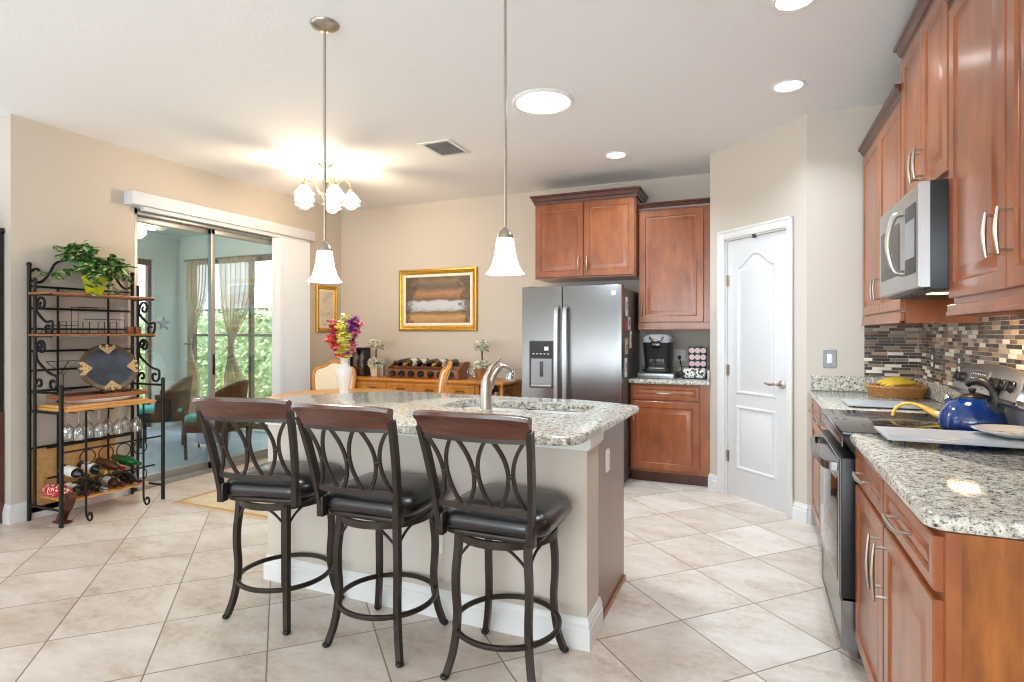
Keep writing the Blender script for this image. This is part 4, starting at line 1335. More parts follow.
# ------------------------------------------------------------------ ceiling fittings
for x, y, lb in ((0.175, 2.97, 'recessed ceiling light nearest the viewer, at the top of the picture'), (0.20, 3.99, 'recessed ceiling light in front of the pantry wall'), (-1.11, 4.95, 'small recessed ceiling light in front of the refrigerator')):
    t = thing('recessed_light', lb, 'ceiling light', (x, y, H))
    MB().lathe([(0.081, 0.0), (0.098, 0.0), (0.098, -0.004), (0.090, -0.008), (0.081, -0.006), (0.081, 0.0)], 36, caps=False).build('trim_ring', 'white_plastic', t)
    MB().lathe([(0, -0.003), (0.08, -0.003), (0.079, -0.0055), (0, -0.006)], 32).build('lens', 'lens', t)
    light('downlight', 'AREA', (0, 0, -0.014), CAN_POWER, (0.74, 0.89, 1.0), 0.13, spread=math.radians(125), parent=t)
t = thing('sun_tunnel', 'large round bright tubular skylight in the ceiling', 'skylight', (-1.31, 3.62, H))
MB().lathe([(0.181, 0.0), (0.21, 0.0), (0.21, -0.006), (0.198, -0.016), (0.181, -0.012), (0.181, 0.0)], 48, caps=False).build('trim_ring', 'white_plastic', t)
MB().lathe([(0, -0.004), (0.18, -0.004), (0.178, -0.011), (0.10, -0.016), (0, -0.018)], 48).build('diffuser', 'lens', t)
light('tunnel_daylight', 'AREA', (0, 0, -0.025), TUN_POWER, (0.74, 0.89, 1.0), 0.34, spread=math.radians(150), parent=t)
t = thing('ceiling_vent', 'white louvred air vent in the ceiling over the dining area', 'air vent', (-2.40, 4.20, H))
fm = MB()
for a, b in (((-0.15, -0.19, -0.01), (0.15, -0.155, 0)), ((-0.15, 0.155, -0.01), (0.15, 0.19, 0)), ((-0.15, -0.16, -0.01), (-0.115, 0.16, 0)), ((0.115, -0.16, -0.01), (0.15, 0.16, 0))):
    fm.box(a, b, 0.003)
fm.build('frame', 'white_plastic', t)
MB().box((-0.115, -0.155, -0.003), (0.115, 0.155, -0.0005)).build('duct', 'grey', t, smooth=0)
for k in range(8):
    MB().box((-0.008, -0.155, -0.001), (0.008, 0.155, 0.001), M4=T3((-0.10 + 0.0286 * k, 0, -0.009), 0, 0, 0.7)).build('louvre', 'white_plastic', t, smooth=0)


def pendant(x, y, lb, zb=1.618):
    t = thing('pendant_light', lb, 'pendant light', (x, y, H))
    MB().lathe([(0, -0.034), (0.02, -0.034), (0.045, -0.026), (0.065, -0.014), (0.072, -0.004), (0.072, 0), (0, 0)], 32).build('canopy', 'nickel', t)
    MB().tube([(0, 0, -0.03), (0, 0, zb + 0.20 - H)], 0.0065, 10).build('rod', 'nickel', t)
    c = (0, 0, zb - H)
    MB().lathe([(0, 0.205), (0.010, 0.205), (0.014, 0.195), (0.024, 0.188), (0.034, 0.172), (0.036, 0.155), (0, 0.155)], 24, c).build('socket_cup', 'nickel', t)
    pf = [(0.032, 0.160), (0.038, 0.152), (0.042, 0.12), (0.049, 0.075), (0.061, 0.035), (0.075, 0.012), (0.084, 0.002), (0.086, 0.0)]
    pi = [(r - 0.004, z + 0.0005) for r, z in reversed(pf[1:])]
    m = MB()
    lo = []
    for r, z in pf + pi:
        lo.append([Vector(((r) * math.cos(2 * PI * i / 36), r * math.sin(2 * PI * i / 36), z - H + zb)) for i in range(36)])
    m.loft(lo, False, False)
    m.build('shade', 'shade', t, smooth=60)
    MB().ball((0, 0, zb - H + 0.085), (0.024, 0.024, 0.032), 14, 8).build('bulb', 'lens', t)
    light('pendant_lamp', 'POINT', (0, 0, zb - H + 0.02), PEND_POWER, (0.96, 0.97, 1.0), 0.04, parent=t)


pendant(-1.995, 2.28, 'left of the two bell-shaped glass pendants over the island')
pendant(-1.0, 2.28, 'right of the two bell-shaped glass pendants, rod running out of the top of the picture')

ch = thing('chandelier', 'small brass five-arm chandelier with white glass shades over the dining table', 'chandelier', (-3.64, 4.17, H))
MB().lathe([(0, 0), (0.065, 0), (0.067, -0.008), (0.05, -0.018), (0.02, -0.026), (0, -0.026)], 28).build('canopy', 'brass', ch)
MB().lathe([(0, -0.02), (0.009, -0.02), (0.009, -0.13), (0.02, -0.145), (0.028, -0.17), (0.014, -0.20), (0.02, -0.25), (0.034, -0.29), (0.02, -0.33), (0.012, -0.35), (0, -0.36)], 24).build('column', 'brass', ch)
for k in range(5):
    a = 2 * PI * k / 5 + 0.75
    d = Vector((math.cos(a), math.sin(a), 0))
    f = lambda r, z: tuple(d * r + Vector((0, 0, z)))
    am = MB().tube(cm([f(0.02, -0.28), f(0.07, -0.27), f(0.11, -0.19), f(0.16, -0.145), f(0.21, -0.16), f(0.228, -0.22)], 6), 0.006, 8).build('arm', 'brass', ch)
    c = f(0.228, -0.22)
    MB().lathe([(0, 0.0), (0.022, 0.0), (0.026, -0.02), (0.02, -0.03), (0, -0.03)], 16, c).build('cup', 'brass', am)
    m = MB()
    pf = [(0.024, -0.022), (0.05, -0.05), (0.075, -0.085), (0.088, -0.10), (0.086, -0.104), (0.062, -0.104), (0.07, -0.125), (0.084, -0.142), (0.080, -0.146), (0.05, -0.146), (0.045, -0.17), (0.02, -0.185), (0.0, -0.187)]
    m.lathe(pf, 24, c)
    m.build('shade', 'shade_warm', am, smooth=50)
light('chandelier_lamp', 'POINT', (0, 0, -0.43), CHAND_POWER * 4, (1.0, 0.78, 0.52), 0.09, parent=ch)
light('chandelier_uplight', 'POINT', (0, 0, -0.165), CHAND_POWER * 0.7, (1.0, 0.86, 0.66), 0.15, parent=ch)


def bw(m, name, mat, root, **kw):
    """build a mesh given in world coordinates as a part of an unrotated thing"""
    l = root.location
    m.v = [p - l for p in m.v]
    return m.build(name, mat, root, **kw)


def bwc(m, name, mat, root, part, **kw):
    l = root.location
    m.v = [p - l for p in m.v]
    return m.build(name, mat, part, **kw)


# ------------------------------------------------------------------ sliding door, blinds, pictures
sd_ = bpy.data.objects.new('door_2', None); COL.objects.link(sd_); struct(sd_); sd_.location = (XL, SY0, 0)
m = MB()
xo0, xo1 = XL - 0.13, XL - 0.005
m.box((xo0, SY0, 0), (xo1, SY0 + 0.03, SZ1), 0.003); m.box((xo0, SY1 - 0.03, 0), (xo1, SY1, SZ1), 0.003)
m.box((xo0, SY0, SZ1 - 0.05), (xo1, SY1, SZ1), 0.003); m.box((xo0, SY0, 0.0), (xo1, SY1, 0.035), 0.003)
bw(m, 'door_frame', 'alu', sd_)
for a, b, x in ((SY0 + 0.03, 4.06, XL - 0.085), (3.985, SY1 - 0.03, XL - 0.04)):
    m = MB()
    m.box((x - 0.02, a, 0.035), (x + 0.02, a + 0.045, SZ1 - 0.05), 0.004); m.box((x - 0.02, b - 0.045, 0.035), (x + 0.02, b, SZ1 - 0.05), 0.004)
    m.box((x - 0.02, a, SZ1 - 0.10), (x + 0.02, b, SZ1 - 0.05), 0.004); m.box((x - 0.02, a, 0.035), (x + 0.02, b, 0.10), 0.004)
    f_ = bw(m, 'sliding_panel', 'alu', sd_)
    bwc(MB().box((x - 0.004, a + 0.04, 0.09), (x + 0.004, b - 0.04, SZ1 - 0.09)), 'glass_pane', 'glass', sd_, f_, smooth=0)
bw(MB().box((XL - 0.028, 4.00, 0.95), (XL - 0.005, 4.02, 1.15), 0.004), 'door_pull', 'black', sd_)

bd_ = thing('vertical_blinds', 'white vertical blinds drawn to the right of the sliding door under a white valance', 'blinds', (XL, 4.24, 0))
m = MB().box((XL + 0.0, 3.13, 2.44), (XL + 0.115, 5.27, 2.55), 0.004)
bw(m, 'valance', 'blind', bd_)
bw(MB().box((XL + 0.03, 3.25, 2.405), (XL + 0.08, 5.22, 2.44), 0.004), 'head_rail', 'blind', bd_)
for k in range(14):
    y = 4.735 + 0.0345 * k
    bw(MB().box((-0.0445, -0.0012, 0.035), (0.0445, 0.0012, 2.41), M4=T3((XL + 0.058, y, 0), math.radians(35))), 'slat', 'blind', bd_, smooth=0)


def mat_landscape():
    m, nt, b = new_mat('landscape_print')
    tc = nd(nt, 'ShaderNodeTexCoord'); sp = nd(nt, 'ShaderNodeSeparateXYZ'); nt.links.new(tc.outputs['Object'], sp.inputs[0])
    n1 = noise(nt, objco(nt, (1, 1, 2.5)), 7, 6, 0.6)
    z = mth(nt, 'MULTIPLY_ADD', mth(nt, 'SUBTRACT', n1, 0.5), 0.16, mth(nt, 'DIVIDE', sp.outputs[2], 0.58))
    c = ramp(nt, z, [(-0.0, lin((170, 128, 84))), (0.12, lin((196, 156, 106))), (0.22, lin((120, 92, 66))), (0.29, lin((196, 200, 206))), (0.42, lin((206, 208, 214))), (0.47, lin((110, 84, 66))), (0.60, lin((176, 132, 98))), (0.72, lin((104, 92, 82))), (0.86, lin((132, 112, 92))), (1.0, lin((70, 56, 46)))])
    # dark trees closing the view at both sides
    xx = mth(nt, 'ABSOLUTE', mth(nt, 'SUBTRACT', mth(nt, 'DIVIDE', sp.outputs[0], 0.872), 0.5))
    n5 = noise(nt, objco(nt), 16, 5, 0.6)
    tr_ = mth(nt, 'ADD', mth(nt, 'ADD', xx, mth(nt, 'MULTIPLY', mth(nt, 'SUBTRACT', n5, 0.5), 0.5)), mth(nt, 'MULTIPLY', z, 0.12))
    c = mixc(nt, mth(nt, 'MULTIPLY', ramp(nt, tr_, [(0.40, (0, 0, 0, 1)), (0.50, (1, 1, 1, 1))]), 0.85), c, lin((84, 66, 54)))
    nt.links.new(c, b.inputs['Base Color']); b.inputs['Roughness'].default_value = 0.35
    return m


M['landscape'] = mat_landscape()


def picture(name, label, M4, w, h, fw, mw_, art, frame_mat='gold', glassy=False):
    """local x along the wall, z up, -y to the room; origin at lower left"""
    t = bpy.data.objects.new(name, None); COL.objects.link(t); tag(t, label, 'picture'); t.matrix_world = M4
    MB().rings(rect(0, w, 0, h), [(0, 0), (0, -0.022), (0.006, -0.030), (fw * 0.35, -0.034), (fw * 0.5, -0.026), (fw * 0.8, -0.022), (fw, -0.012)], back=True).build('frame', frame_mat, t, smooth=30)
    bd = MB()
    nb_ = int(w / 0.022)
    for k in range(nb_):
        for zz in (fw * 0.68, h - fw * 0.68):
            bd.ball((0.01 + (w - 0.02) * (k + 0.5) / nb_, -0.024, zz), 0.008, 6, 4)
    for k in range(int(h / 0.022)):
        for xx in (fw * 0.68, w - fw * 0.68):
            bd.ball((xx, -0.024, 0.01 + (h - 0.02) * (k + 0.5) / int(h / 0.022)), 0.008, 6, 4)
    bd.build('beading', frame_mat, t)
    MB().rings(rect(fw, w - fw, fw, h - fw), [(0, -0.012), (0.001, -0.0135), (mw_, -0.0135)], back=False).build('mat_board', 'mat_board', t, smooth=0)
    q = fw + mw_
    MB().box((0, -0.0148, 0), (w - 2 * q, -0.0136, h - 2 * q)).build('print', art, t, smooth=0, loc=(q, 0, q))
    return t


picture('framed_picture', 'large landscape print in a wide gold frame on the back wall above the sideboard', T3((-3.977, YB, 1.386)), 1.06, 0.735, 0.062, 0.032, 'landscape')
M['writing'] = two_tone('faded_print', (224, 214, 194), (180, 160, 132), 18, 0.6, 0.5, 0.75)
picture('framed_picture', 'small gold-framed picture in the corner beside the blinds', T3((XL, 5.40, 1.375), PI / 2), 0.37, 0.57, 0.05, 0.025, 'writing')

dk_ = thing('display_cabinet', 'tall dark cabinet just entering at the left edge of the picture', 'cabinet', (-5.3, 2.13, 0))
bw(MB().box((-5.70, 1.95, 0.0), (-4.938, 2.335, 0.80), 0.005), 'base', 'cherry_dark', dk_)
bw(MB().box((-5.69, 1.97, 0.80), (-4.942, 2.333, 2.07), 0.005), 'upper_case', 'black', dk_)
bw(MB().box((-5.72, 1.93, 2.07), (-4.932, 2.336, 2.11), 0.006), 'cornice', 'black', dk_)

# ------------------------------------------------------------------ baker's rack
rk = thing('bakers_rack', 'black wrought iron rack with scrolled sides and wooden shelves against the left wall', 'rack', (-4.65, 2.80, 0))
RY0, RY1 = 2.435, 3.18
XB, XM, XF = -4.835, -4.765, -4.455
for y in (RY0, RY1):
    p = bw(MB().tube([(XB, y, 0), (XB, y, 1.85)], 0.0135, 10).lathe([(0, 1.85), (0.017, 1.85), (0.018, 1.862), (0.01, 1.874), (0, 1.875)], 12, (XB, y, 0)), 'back_post', 'iron', rk)
    bw(MB().tube([(XM, y, 0.115), (XM, y, 1.745)], 0.0105, 10).ball((XM, y, 1.748), 0.0125, 8, 6), 'upper_post', 'iron', rk)
    bw(MB().tube([(XF, y, 0), (XF, y, 0.975)], 0.0145, 10).ball((XF, y, 0.982), 0.017, 10, 6), 'front_leg', 'iron', rk)
    for z in (0.115, 0.795, 0.935):
        bw(MB().tube([(XB, y, z), (XF, y, z)], 0.0095, 8), 'side_rail', 'iron', rk)
    for z in (1.635, 1.335):
        bw(MB().tube([(XB, y, z), (XM + 0.20, y, z)], 0.007, 8), 'shelf_bracket', 'iron', rk)

    def spiral(cx, cz, r, a0, turns, n=14):
        return [(cx + r * (1 - 0.72 * k / n) * math.cos(a0 + turns * 2 * PI * k / n), cz + r * (1 - 0.72 * k / n) * math.sin(a0 + turns * 2 * PI * k / n)) for k in range(n + 1)]

    for x0, zt_, zb_, dx in ((XM, 1.625, 1.335, 0.215), (XM, 1.315, 0.945, 0.27)):
        top = list(reversed(spiral(x0 + 0.078, zt_ - 0.06, 0.05, PI / 2 + 0.3, -0.95)))
        bot = spiral(x0 + dx - 0.055, zb_ + 0.058, 0.052, 0.2, -0.95)
        mid = [(x0 + 0.035, zt_ - 0.03), (x0 + 0.014, zt_ - 0.09), (x0 + 0.035, zt_ - (zt_ - zb_) * 0.42), (x0 + dx * 0.62, zb_ + (zt_ - zb_) * 0.36), (x0 + dx * 0.95, zb_ + 0.11)]
        pts = cm([(a, y, c) for a, c in top + mid + bot], 3)
        bw(MB().tube(pts, 0.0092, 8), 'side_scroll', 'iron', rk)
    for z in (1.325, 0.945):
        q = spiral(XM + 0.055, z - 0.05 if z > 1 else z + 0.05, 0.04, PI, 0.9 if z > 1 else -0.9)
        bw(MB().tube(cm([(a, y, c) for a, c in q], 3), 0.009, 8), 'small_scroll', 'iron', rk)
# crest over the back
cy = (RY0 + RY1) / 2
for s in (-1, 1):
    pts = [(cy, 1.935), (cy + s * 0.10, 1.93), (cy + s * 0.20, 1.885), (cy + s * 0.245, 1.80), (cy + s * 0.30, 1.735), (cy + s * 0.36, 1.745), (cy + s * 0.365, 1.80), (cy + s * 0.325, 1.83), (cy + s * 0.295, 1.80)]
    bw(MB().tube(cm([(XB, a, c) for a, c in pts], 5), 0.009, 8), 'crest_scroll', 'iron', rk)
for z in (1.70, 1.54, 1.39, 1.227, 1.086, 0.935, 0.52):
    bw(MB().tube([(XB, RY0, z), (XB, RY1, z)], 0.008, 8), 'back_rail', 'iron', rk)
for y in (2.62, 2.985):
    bw(MB().tube([(XB, y, 0.115), (XB, y, 1.70)], 0.008, 8), 'back_upright', 'iron', rk)
sh = bw(MB().box((XB - 0.012, RY0 - 0.01, 1.637), (XM + 0.185, RY1 + 0.005, 1.655), 0.004), 'shelf', 'shelf_wood', rk)
sh = bw(MB().box((XB - 0.012, RY0 - 0.01, 1.337), (XM + 0.215, RY1 + 0.005, 1.354), 0.004), 'shelf', 'shelf_wood', rk)
sh = bw(MB().box((XB - 0.012, RY0 + 0.016, 0.803), (XF + 0.03, RY1 - 0.075, 0.823), 0.004), 'shelf', 'deck_wood', rk)
sh = bw(MB().box((XB, 2.50, 0.150), (XF - 0.02, 3.08, 0.166), 0.004), 'shelf', 'deck_wood', rk)
for z in (0.522, 0.30):
    for x in (XF + 0.012, -4.74):
        bw(MB().tube([(x, 2.50, z), (x, 3.10, z)], 0.007, 8), 'wine_rail', 'iron', rk)
bw(MB().tube([(XF, RY0, 0.52), (XF, RY1, 0.52)], 0.007, 8), 'front_rail', 'iron', rk)
bw(MB().tube([(XB, RY1, 0.115), (XB, RY1, 0.13)], 0.004, 6), 'tie', 'iron', rk)
for y in (2.585, 3.005):
    pts = [(XF + 0.02, 0.805), (XF + 0.02, 0.30), (XF + 0.02, 0.10), (XF + 0.028, 0.04), (XF + 0.055, 0.012), (XF + 0.085, 0.03), (XF + 0.083, 0.062), (XF + 0.060, 0.068), (XF + 0.052, 0.05)]
    bw(MB().tube(cm([(a, y, c) for a, c in pts], 5), 0.0075, 8), 'scroll_foot', 'iron', rk)
for k in range(4):
    y = 2.60 + 0.128 * k
    bw(MB().tube(circ((XF + 0.012, y, 0.463), 0.052, 28, 'x'), 0.004, 6, True), 'bottle_ring', 'iron', rk)
    bw(MB().tube(circ((XF + 0.012, y, 0.245), 0.052, 28, 'x'), 0.004, 6, True), 'bottle_ring', 'iron', rk)
for y in (2.53, 2.65, 2.79, 2.93, 3.07):
    bw(MB().tube([(XB + 0.02, y, 0.788), (XF, y, 0.788)], 0.004, 6), 'stemware_rail', 'iron', rk)

# plant on the top shelf
tp = thing('potted_ivy', 'variegated ivy in a chartreuse pot on the top shelf of the rack', 'plant', (-4.70, 2.80, 1.656))
MB().lathe([(0, 0), (0.052, 0), (0.056, 0.006), (0.076, 0.112), (0.082, 0.116), (0.083, 0.142), (0.078, 0.144), (0.073, 0.118), (0, 0.112)], 32).build('pot', 'pot_green', tp, smooth=50)
MB().lathe([(0, 0.116), (0.072, 0.116), (0, 0.124)], 20).build('soil', 'rack_wood', tp)
rnd = random.Random(3)
fo = MB(); stm = MB()


def leaf(mb, p, d, up, L_, w):
    d = Vector(d).normalized(); s = d.cross(Vector(up))
    if s.length < 1e-4:
        s = Vector((1, 0, 0))
    s.normalize(); n_ = s.cross(d)
    P = Vector(p)
    c = [P, P + d * L_ * 0.22 + s * w * 0.5 - n_ * w * 0.08, P + d * L_ * 0.55 + s * w * 0.40 - n_ * w * 0.10, P + d * L_ - n_ * w * 0.25,
         P + d * L_ * 0.55 - s * w * 0.40 - n_ * w * 0.10, P + d * L_ * 0.22 - s * w * 0.5 - n_ * w * 0.08, P + d * L_ * 0.28, P + d * L_ * 0.6 ]
    mb.add(c, [(0, 1, 6), (1, 2, 7, 6), (2, 3, 7), (3, 4, 7), (4, 5, 6, 7), (5, 0, 6)])


for k in range(34):
    a = 2 * PI * k / 34 * 3.3 + rnd.uniform(-0.3, 0.3)
    el = rnd.uniform(0.0, 1.35)
    reach = rnd.uniform(0.10, 0.26)
    tip = Vector((math.cos(a) * reach * math.cos(el) * 0.8, math.sin(a) * reach * math.cos(el) * 1.25, 0.13 + reach * math.sin(el) * 1.15))
    if k % 6 == 0 and math.cos(a) > -0.2:
        tip.z -= 0.16; 
    mid = Vector((tip.x * 0.55, tip.y * 0.55, 0.13 + max(tip.z - 0.13, 0.02) * 0.8 + 0.04))
    tip.x = max(tip.x, -0.11); mid.x = max(mid.x, -0.10)
    pts = cm([(0, 0, 0.12), tuple(mid), tuple(tip)], 5)
    stm.tube(pts, 0.0022, 5)
    for q in range(3, len(pts)):
        for r in range(2):
            dv = Vector((rnd.uniform(-1, 1), rnd.uniform(-1, 1), rnd.uniform(-0.5, 0.45)))
            p = pts[q] + Vector((rnd.uniform(-.012, .012), rnd.uniform(-.012, .012), rnd.uniform(-.01, .01)))
            if p.x < -0.12: p.x = -0.12
            leaf(fo, p, dv, (rnd.uniform(-.4, .4), rnd.uniform(-.4, .4), 1), rnd.uniform(0.055, 0.085), rnd.uniform(0.05, 0.068))
fo.v = [Vector((max(p.x, -0.15), p.y, p.z)) for p in fo.v]
fo.build('foliage', 'leaf', tp, smooth=0)
stm.build('stems', 'leaf', tp)

# things on the middle shelf
zm = 1.3545
wr = thing('wire_rack', 'thin black wire letter rack on the middle shelf of the iron rack', 'wire rack', (-4.68, 2.72, zm))
m = MB()
for x in (-0.06, 0.02):
    m.tube([(x, -0.26, 0.003), (x, -0.23, 0.06), (x, -0.06, 0.06), (x, -0.06, 0.20), (x, 0.13, 0.20)], 0.0028, 6)
    m.tube([(x, -0.28, 0.003), (x, 0.26, 0.003)], 0.0028, 6)
for y in (-0.14, -0.06, 0.02, 0.13, 0.22):
    m.tube([(-0.06, y, 0.003), (-0.06, y, 0.09), (0.02, y, 0.09), (0.02, y, 0.003)], 0.0028, 6)
m.tube([(0.02, -0.02, 0.11), (0.02, 0.28, 0.11), (0.02, 0.28, 0.003)], 0.0028, 6)
m.build('wire_frame', 'iron', wr)
for k, y in enumerate((3.035, 3.095)):
    j = thing('candle_jar', ('small brown candle jar on the middle rack shelf, nearer the wire rack', 'small brown candle jar on the middle rack shelf, nearer the sliding door')[k], 'candle', (-4.64, y, zm), 0, 'candle jars on the middle shelf')
    MB().lathe([(0, 0), (0.024, 0), (0.026, 0.004), (0.026, 0.055), (0.023, 0.055), (0.023, 0.045), (0, 0.044)], 20).build('jar', 'rack_wood', j)
    MB().lathe([(0, 0.044), (0.0225, 0.044), (0, 0.047)], 16).build('wax', 'cream', j)
wt = MB()
wt.tube([(-4.66, 2.45, 1.155), (-4.66, 2.66, 1.155), (-4.66, 2.56, 1.05), (-4.66, 2.45, 1.155)], 0.003, 6)
wt.tube([(-4.66, 2.56, 1.05), (-4.66, 2.56, 0.938), (-4.72, 2.52, 0.938), (-4.62, 2.60, 0.938)], 0.003, 6)
wt.tube([(-4.66, 2.60, 1.155), (-4.66, 2.54, 1.06)], 0.003, 6)
tag(wt.build('wire_easel', 'iron', None), 'small black wire easel left of the oval platter on the rack', 'easel')

# boards and trays under the oval charger
zd = 0.8235
tag(MB().prism(rrect(-4.79, -4.44, 2.47, 3.06, 0.02, 3), zd, zd + 0.018, 0.003).build('wooden_board', 'oak_light', None), 'light wooden board at the bottom of the tray stack on the rack', 'board')
wp_ = MB()
lo = []
for z, k in ((0.0, 0.8), (0.004, 0.84), (0.026, 1.0), (0.030, 1.0), (0.028, 0.97), (0.008, 0.80)):
    lo.append([Vector((-4.62 + 0.165 * k * math.cos(2 * PI * i / 40), 2.80 + 0.27 * k * math.sin(2 * PI * i / 40), zd + 0.019 + z)) for i in range(40)])
wp_.loft(lo, True, True)
tag(wp_.build('serving_platter', 'porcelain', None), 'white oval serving platter in the middle of the tray stack', 'platter')
wp_ = MB().prism(rrect(-4.78, -4.47, 2.50, 3.08, 0.03, 4), zd + 0.0505, zd + 0.066, 0.004)
for q in (rrect(-4.78, -4.47, 2.50, 3.08, 0.03, 4),):
    wp_.tube([(x, y, zd + 0.072) for x, y in inset(q, 0.008)], 0.009, 6, True)
tag(wp_.build('wooden_tray', 'shelf_wood', None), 'brown wooden tray on top of the white platter', 'tray')
# oval charger on its stand
za = zd + 0.067
ov = thing('oval_charger', 'large dark oval platter with four pale ornaments standing upright on the rack', 'platter', (-4.60, 2.875, za))
TM_ = Matrix.Translation((0.0, 0, 0.0)) @ Matrix.Rotation(math.radians(-12), 4, 'Y')
ry_, rz_, zc_ = 0.225, 0.185, 0.205


def oval(k, x, wob=0.0, n=64):
    return [Vector((x, (ry_ * k) * math.cos(2 * PI * i / n) * (1 + wob * math.cos(8 * PI * i / n)), zc_ + (rz_ * k) * math.sin(2 * PI * i / n) * (1 + wob * math.cos(8 * PI * i / n)))) for i in range(n)]


MB().loft([oval(0.80, -0.012), oval(0.99, -0.004, 0.015), oval(1.0, 0.004, 0.015), oval(0.97, 0.010, 0.012), oval(0.80, 0.002), oval(0.78, 0.0)], True, False, M4=TM_).build('rim', 'pewter', ov, smooth=50)
MB().loft([oval(0.79, -0.006), oval(0.79, 0.003), oval(0.70, 0.0015)], True, True, M4=TM_).build('well', 'slate', ov, smooth=50)
for a in (0, PI / 2, PI, 3 * PI / 2):
    orn = MB()
    ca, sa_ = math.cos(a), math.sin(a)
    for s in (-1, 0, 1):
        for q in range(3):
            rr = 0.94 - 0.11 * q
            aa = a + s * (0.24 - 0.09 * q)
            orn.ball((0.006, ry_ * rr * math.cos(aa), zc_ + rz_ * rr * math.sin(aa)), (0.005, 0.015, 0.013), 8, 5)
    orn.tube(cm([(0.008, ry_ * 0.9 * math.cos(a - .3), zc_ + rz_ * 0.9 * math.sin(a - .3)), (0.008, ry_ * 0.72 * math.cos(a - .15), zc_ + rz_ * 0.72 * math.sin(a - .15)), (0.008, ry_ * 0.60 * ca, zc_ + rz_ * 0.60 * sa_), (0.008, ry_ * 0.72 * math.cos(a + .15), zc_ + rz_ * 0.72 * math.sin(a + .15)), (0.008, ry_ * 0.9 * math.cos(a + .3), zc_ + rz_ * 0.9 * math.sin(a + .3))], 4), 0.006, 6)
    o = MB(); o.add(orn.v, orn.f, TM_)
    o.build('ornament', 'gilt', ov)
st_ = MB()
for s in (-1, 1):
    st_.tube(cm([(0.075, s * 0.09, 0.045), (0.07, s * 0.09, 0.012), (0.04, s * 0.085, 0.005), (-0.02, s * 0.07, 0.02), (-0.06, s * 0.05, 0.16), (-0.075, s * 0.04, 0.24)], 5), 0.004, 6)
    st_.tube([(-0.02, s * 0.07, 0.02), (-0.12, s * 0.06, 0.004)], 0.004, 6)
st_.tube([(-0.06, -0.05, 0.16), (-0.06, 0.05, 0.16)], 0.004, 6)
tag(st_.build('plate_stand', 'iron', None, loc=(-4.60, 2.875, za)), 'black wire stand holding up the dark oval platter', 'stand')

# stemware hanging under the deck
nm = ('front', 'back')
o4 = ('first', 'second', 'third', 'fourth')
gprof = [(0.034, 0.0), (0.034, -0.002), (0.006, -0.006), (0.0035, -0.02), (0.0035, -0.09), (0.008, -0.10), (0.030, -0.125), (0.038, -0.155), (0.036, -0.19), (0.032, -0.215), (0.031, -0.215), (0.035, -0.19), (0.037, -0.155), (0.029, -0.127), (0.0, -0.105)]
for r in range(2):
    for k in range(4):
        g = MB().lathe(gprof, 20, (0, 0, 0.006)).build('wine_glass', 'clear_glass', None, smooth=60, loc=(-4.53 - 0.13 * r, 2.59 + 0.14 * k, 0.788))
        tag(g, 'wine glass hanging under the rack shelf, %s from the left in the %s row' % (o4[k], nm[r]), 'wine glass', 'stemware hanging in the rack')


# wine bottles
def bottle(label, body, cap, lab, M4, group, s=1.0):
    t = bpy.data.objects.new('wine_bottle', None); COL.objects.link(t); tag(t, label, 'wine bottle', group); t.matrix_world = M4
    MB().lathe([(0, 0.006), (0.020, 0.0), (0.036, 0.002), (0.0375, 0.01), (0.0375, 0.185), (0.034, 0.205), (0.020, 0.228), (0.0145, 0.245), (0.0145, 0.285), (0, 0.285)], 20).build('glass_body', body, t, smooth=50, )
    MB().lathe([(0, 0.242), (0.0152, 0.242), (0.0155, 0.275), (0.0168, 0.277), (0.0168, 0.289), (0.0155, 0.298), (0, 0.298)], 16).build('capsule', cap, t)
    if lab:
        m = MB(); lo = []
        for r, z in ((0.0377, 0.06), (0.038, 0.061), (0.038, 0.165), (0.0377, 0.166)):
            lo.append([Vector((r * math.cos(2 * PI * i / 20), r * math.sin(2 * PI * i / 20), z)) for i in range(20)])
        m.loft(lo, False, False); m.build('paper_label', lab, t)
    return t


M['bottle_dark'] = plain('dark_bottle_glass', (24, 26, 22), 0.06, coat=0.5)
M['bottle_green'] = plain('green_bottle_glass', (24, 96, 44), 0.08, coat=0.5)
M['bottle_amber'] = plain('amber_bottle_glass', (86, 50, 24), 0.08, coat=0.5)
M['cap_purple'] = plain('purple_foil', (110, 40, 90), 0.35, 0.4)
M['cap_black'] = plain('black_foil', (26, 24, 26), 0.35, 0.3)
M['cap_silver'] = plain('silver_foil', (206, 204, 206), 0.3, 0.6)
M['cap_red'] = plain('red_foil', (130, 26, 34), 0.35, 0.4)
M['cap_gold'] = plain('gold_foil', (206, 170, 84), 0.3, 0.7)
M['label'] = plain('paper_label', (232, 228, 218), 0.6)


def lie(x, y, z, tilt=0.05, yaw=0.0):
    """bottle lying with its neck towards +x"""
    return Matrix.Translation((x, y, z)) @ Matrix.Rotation(yaw, 4, 'Z') @ Matrix.Rotation(PI / 2 + tilt, 4, 'Y')


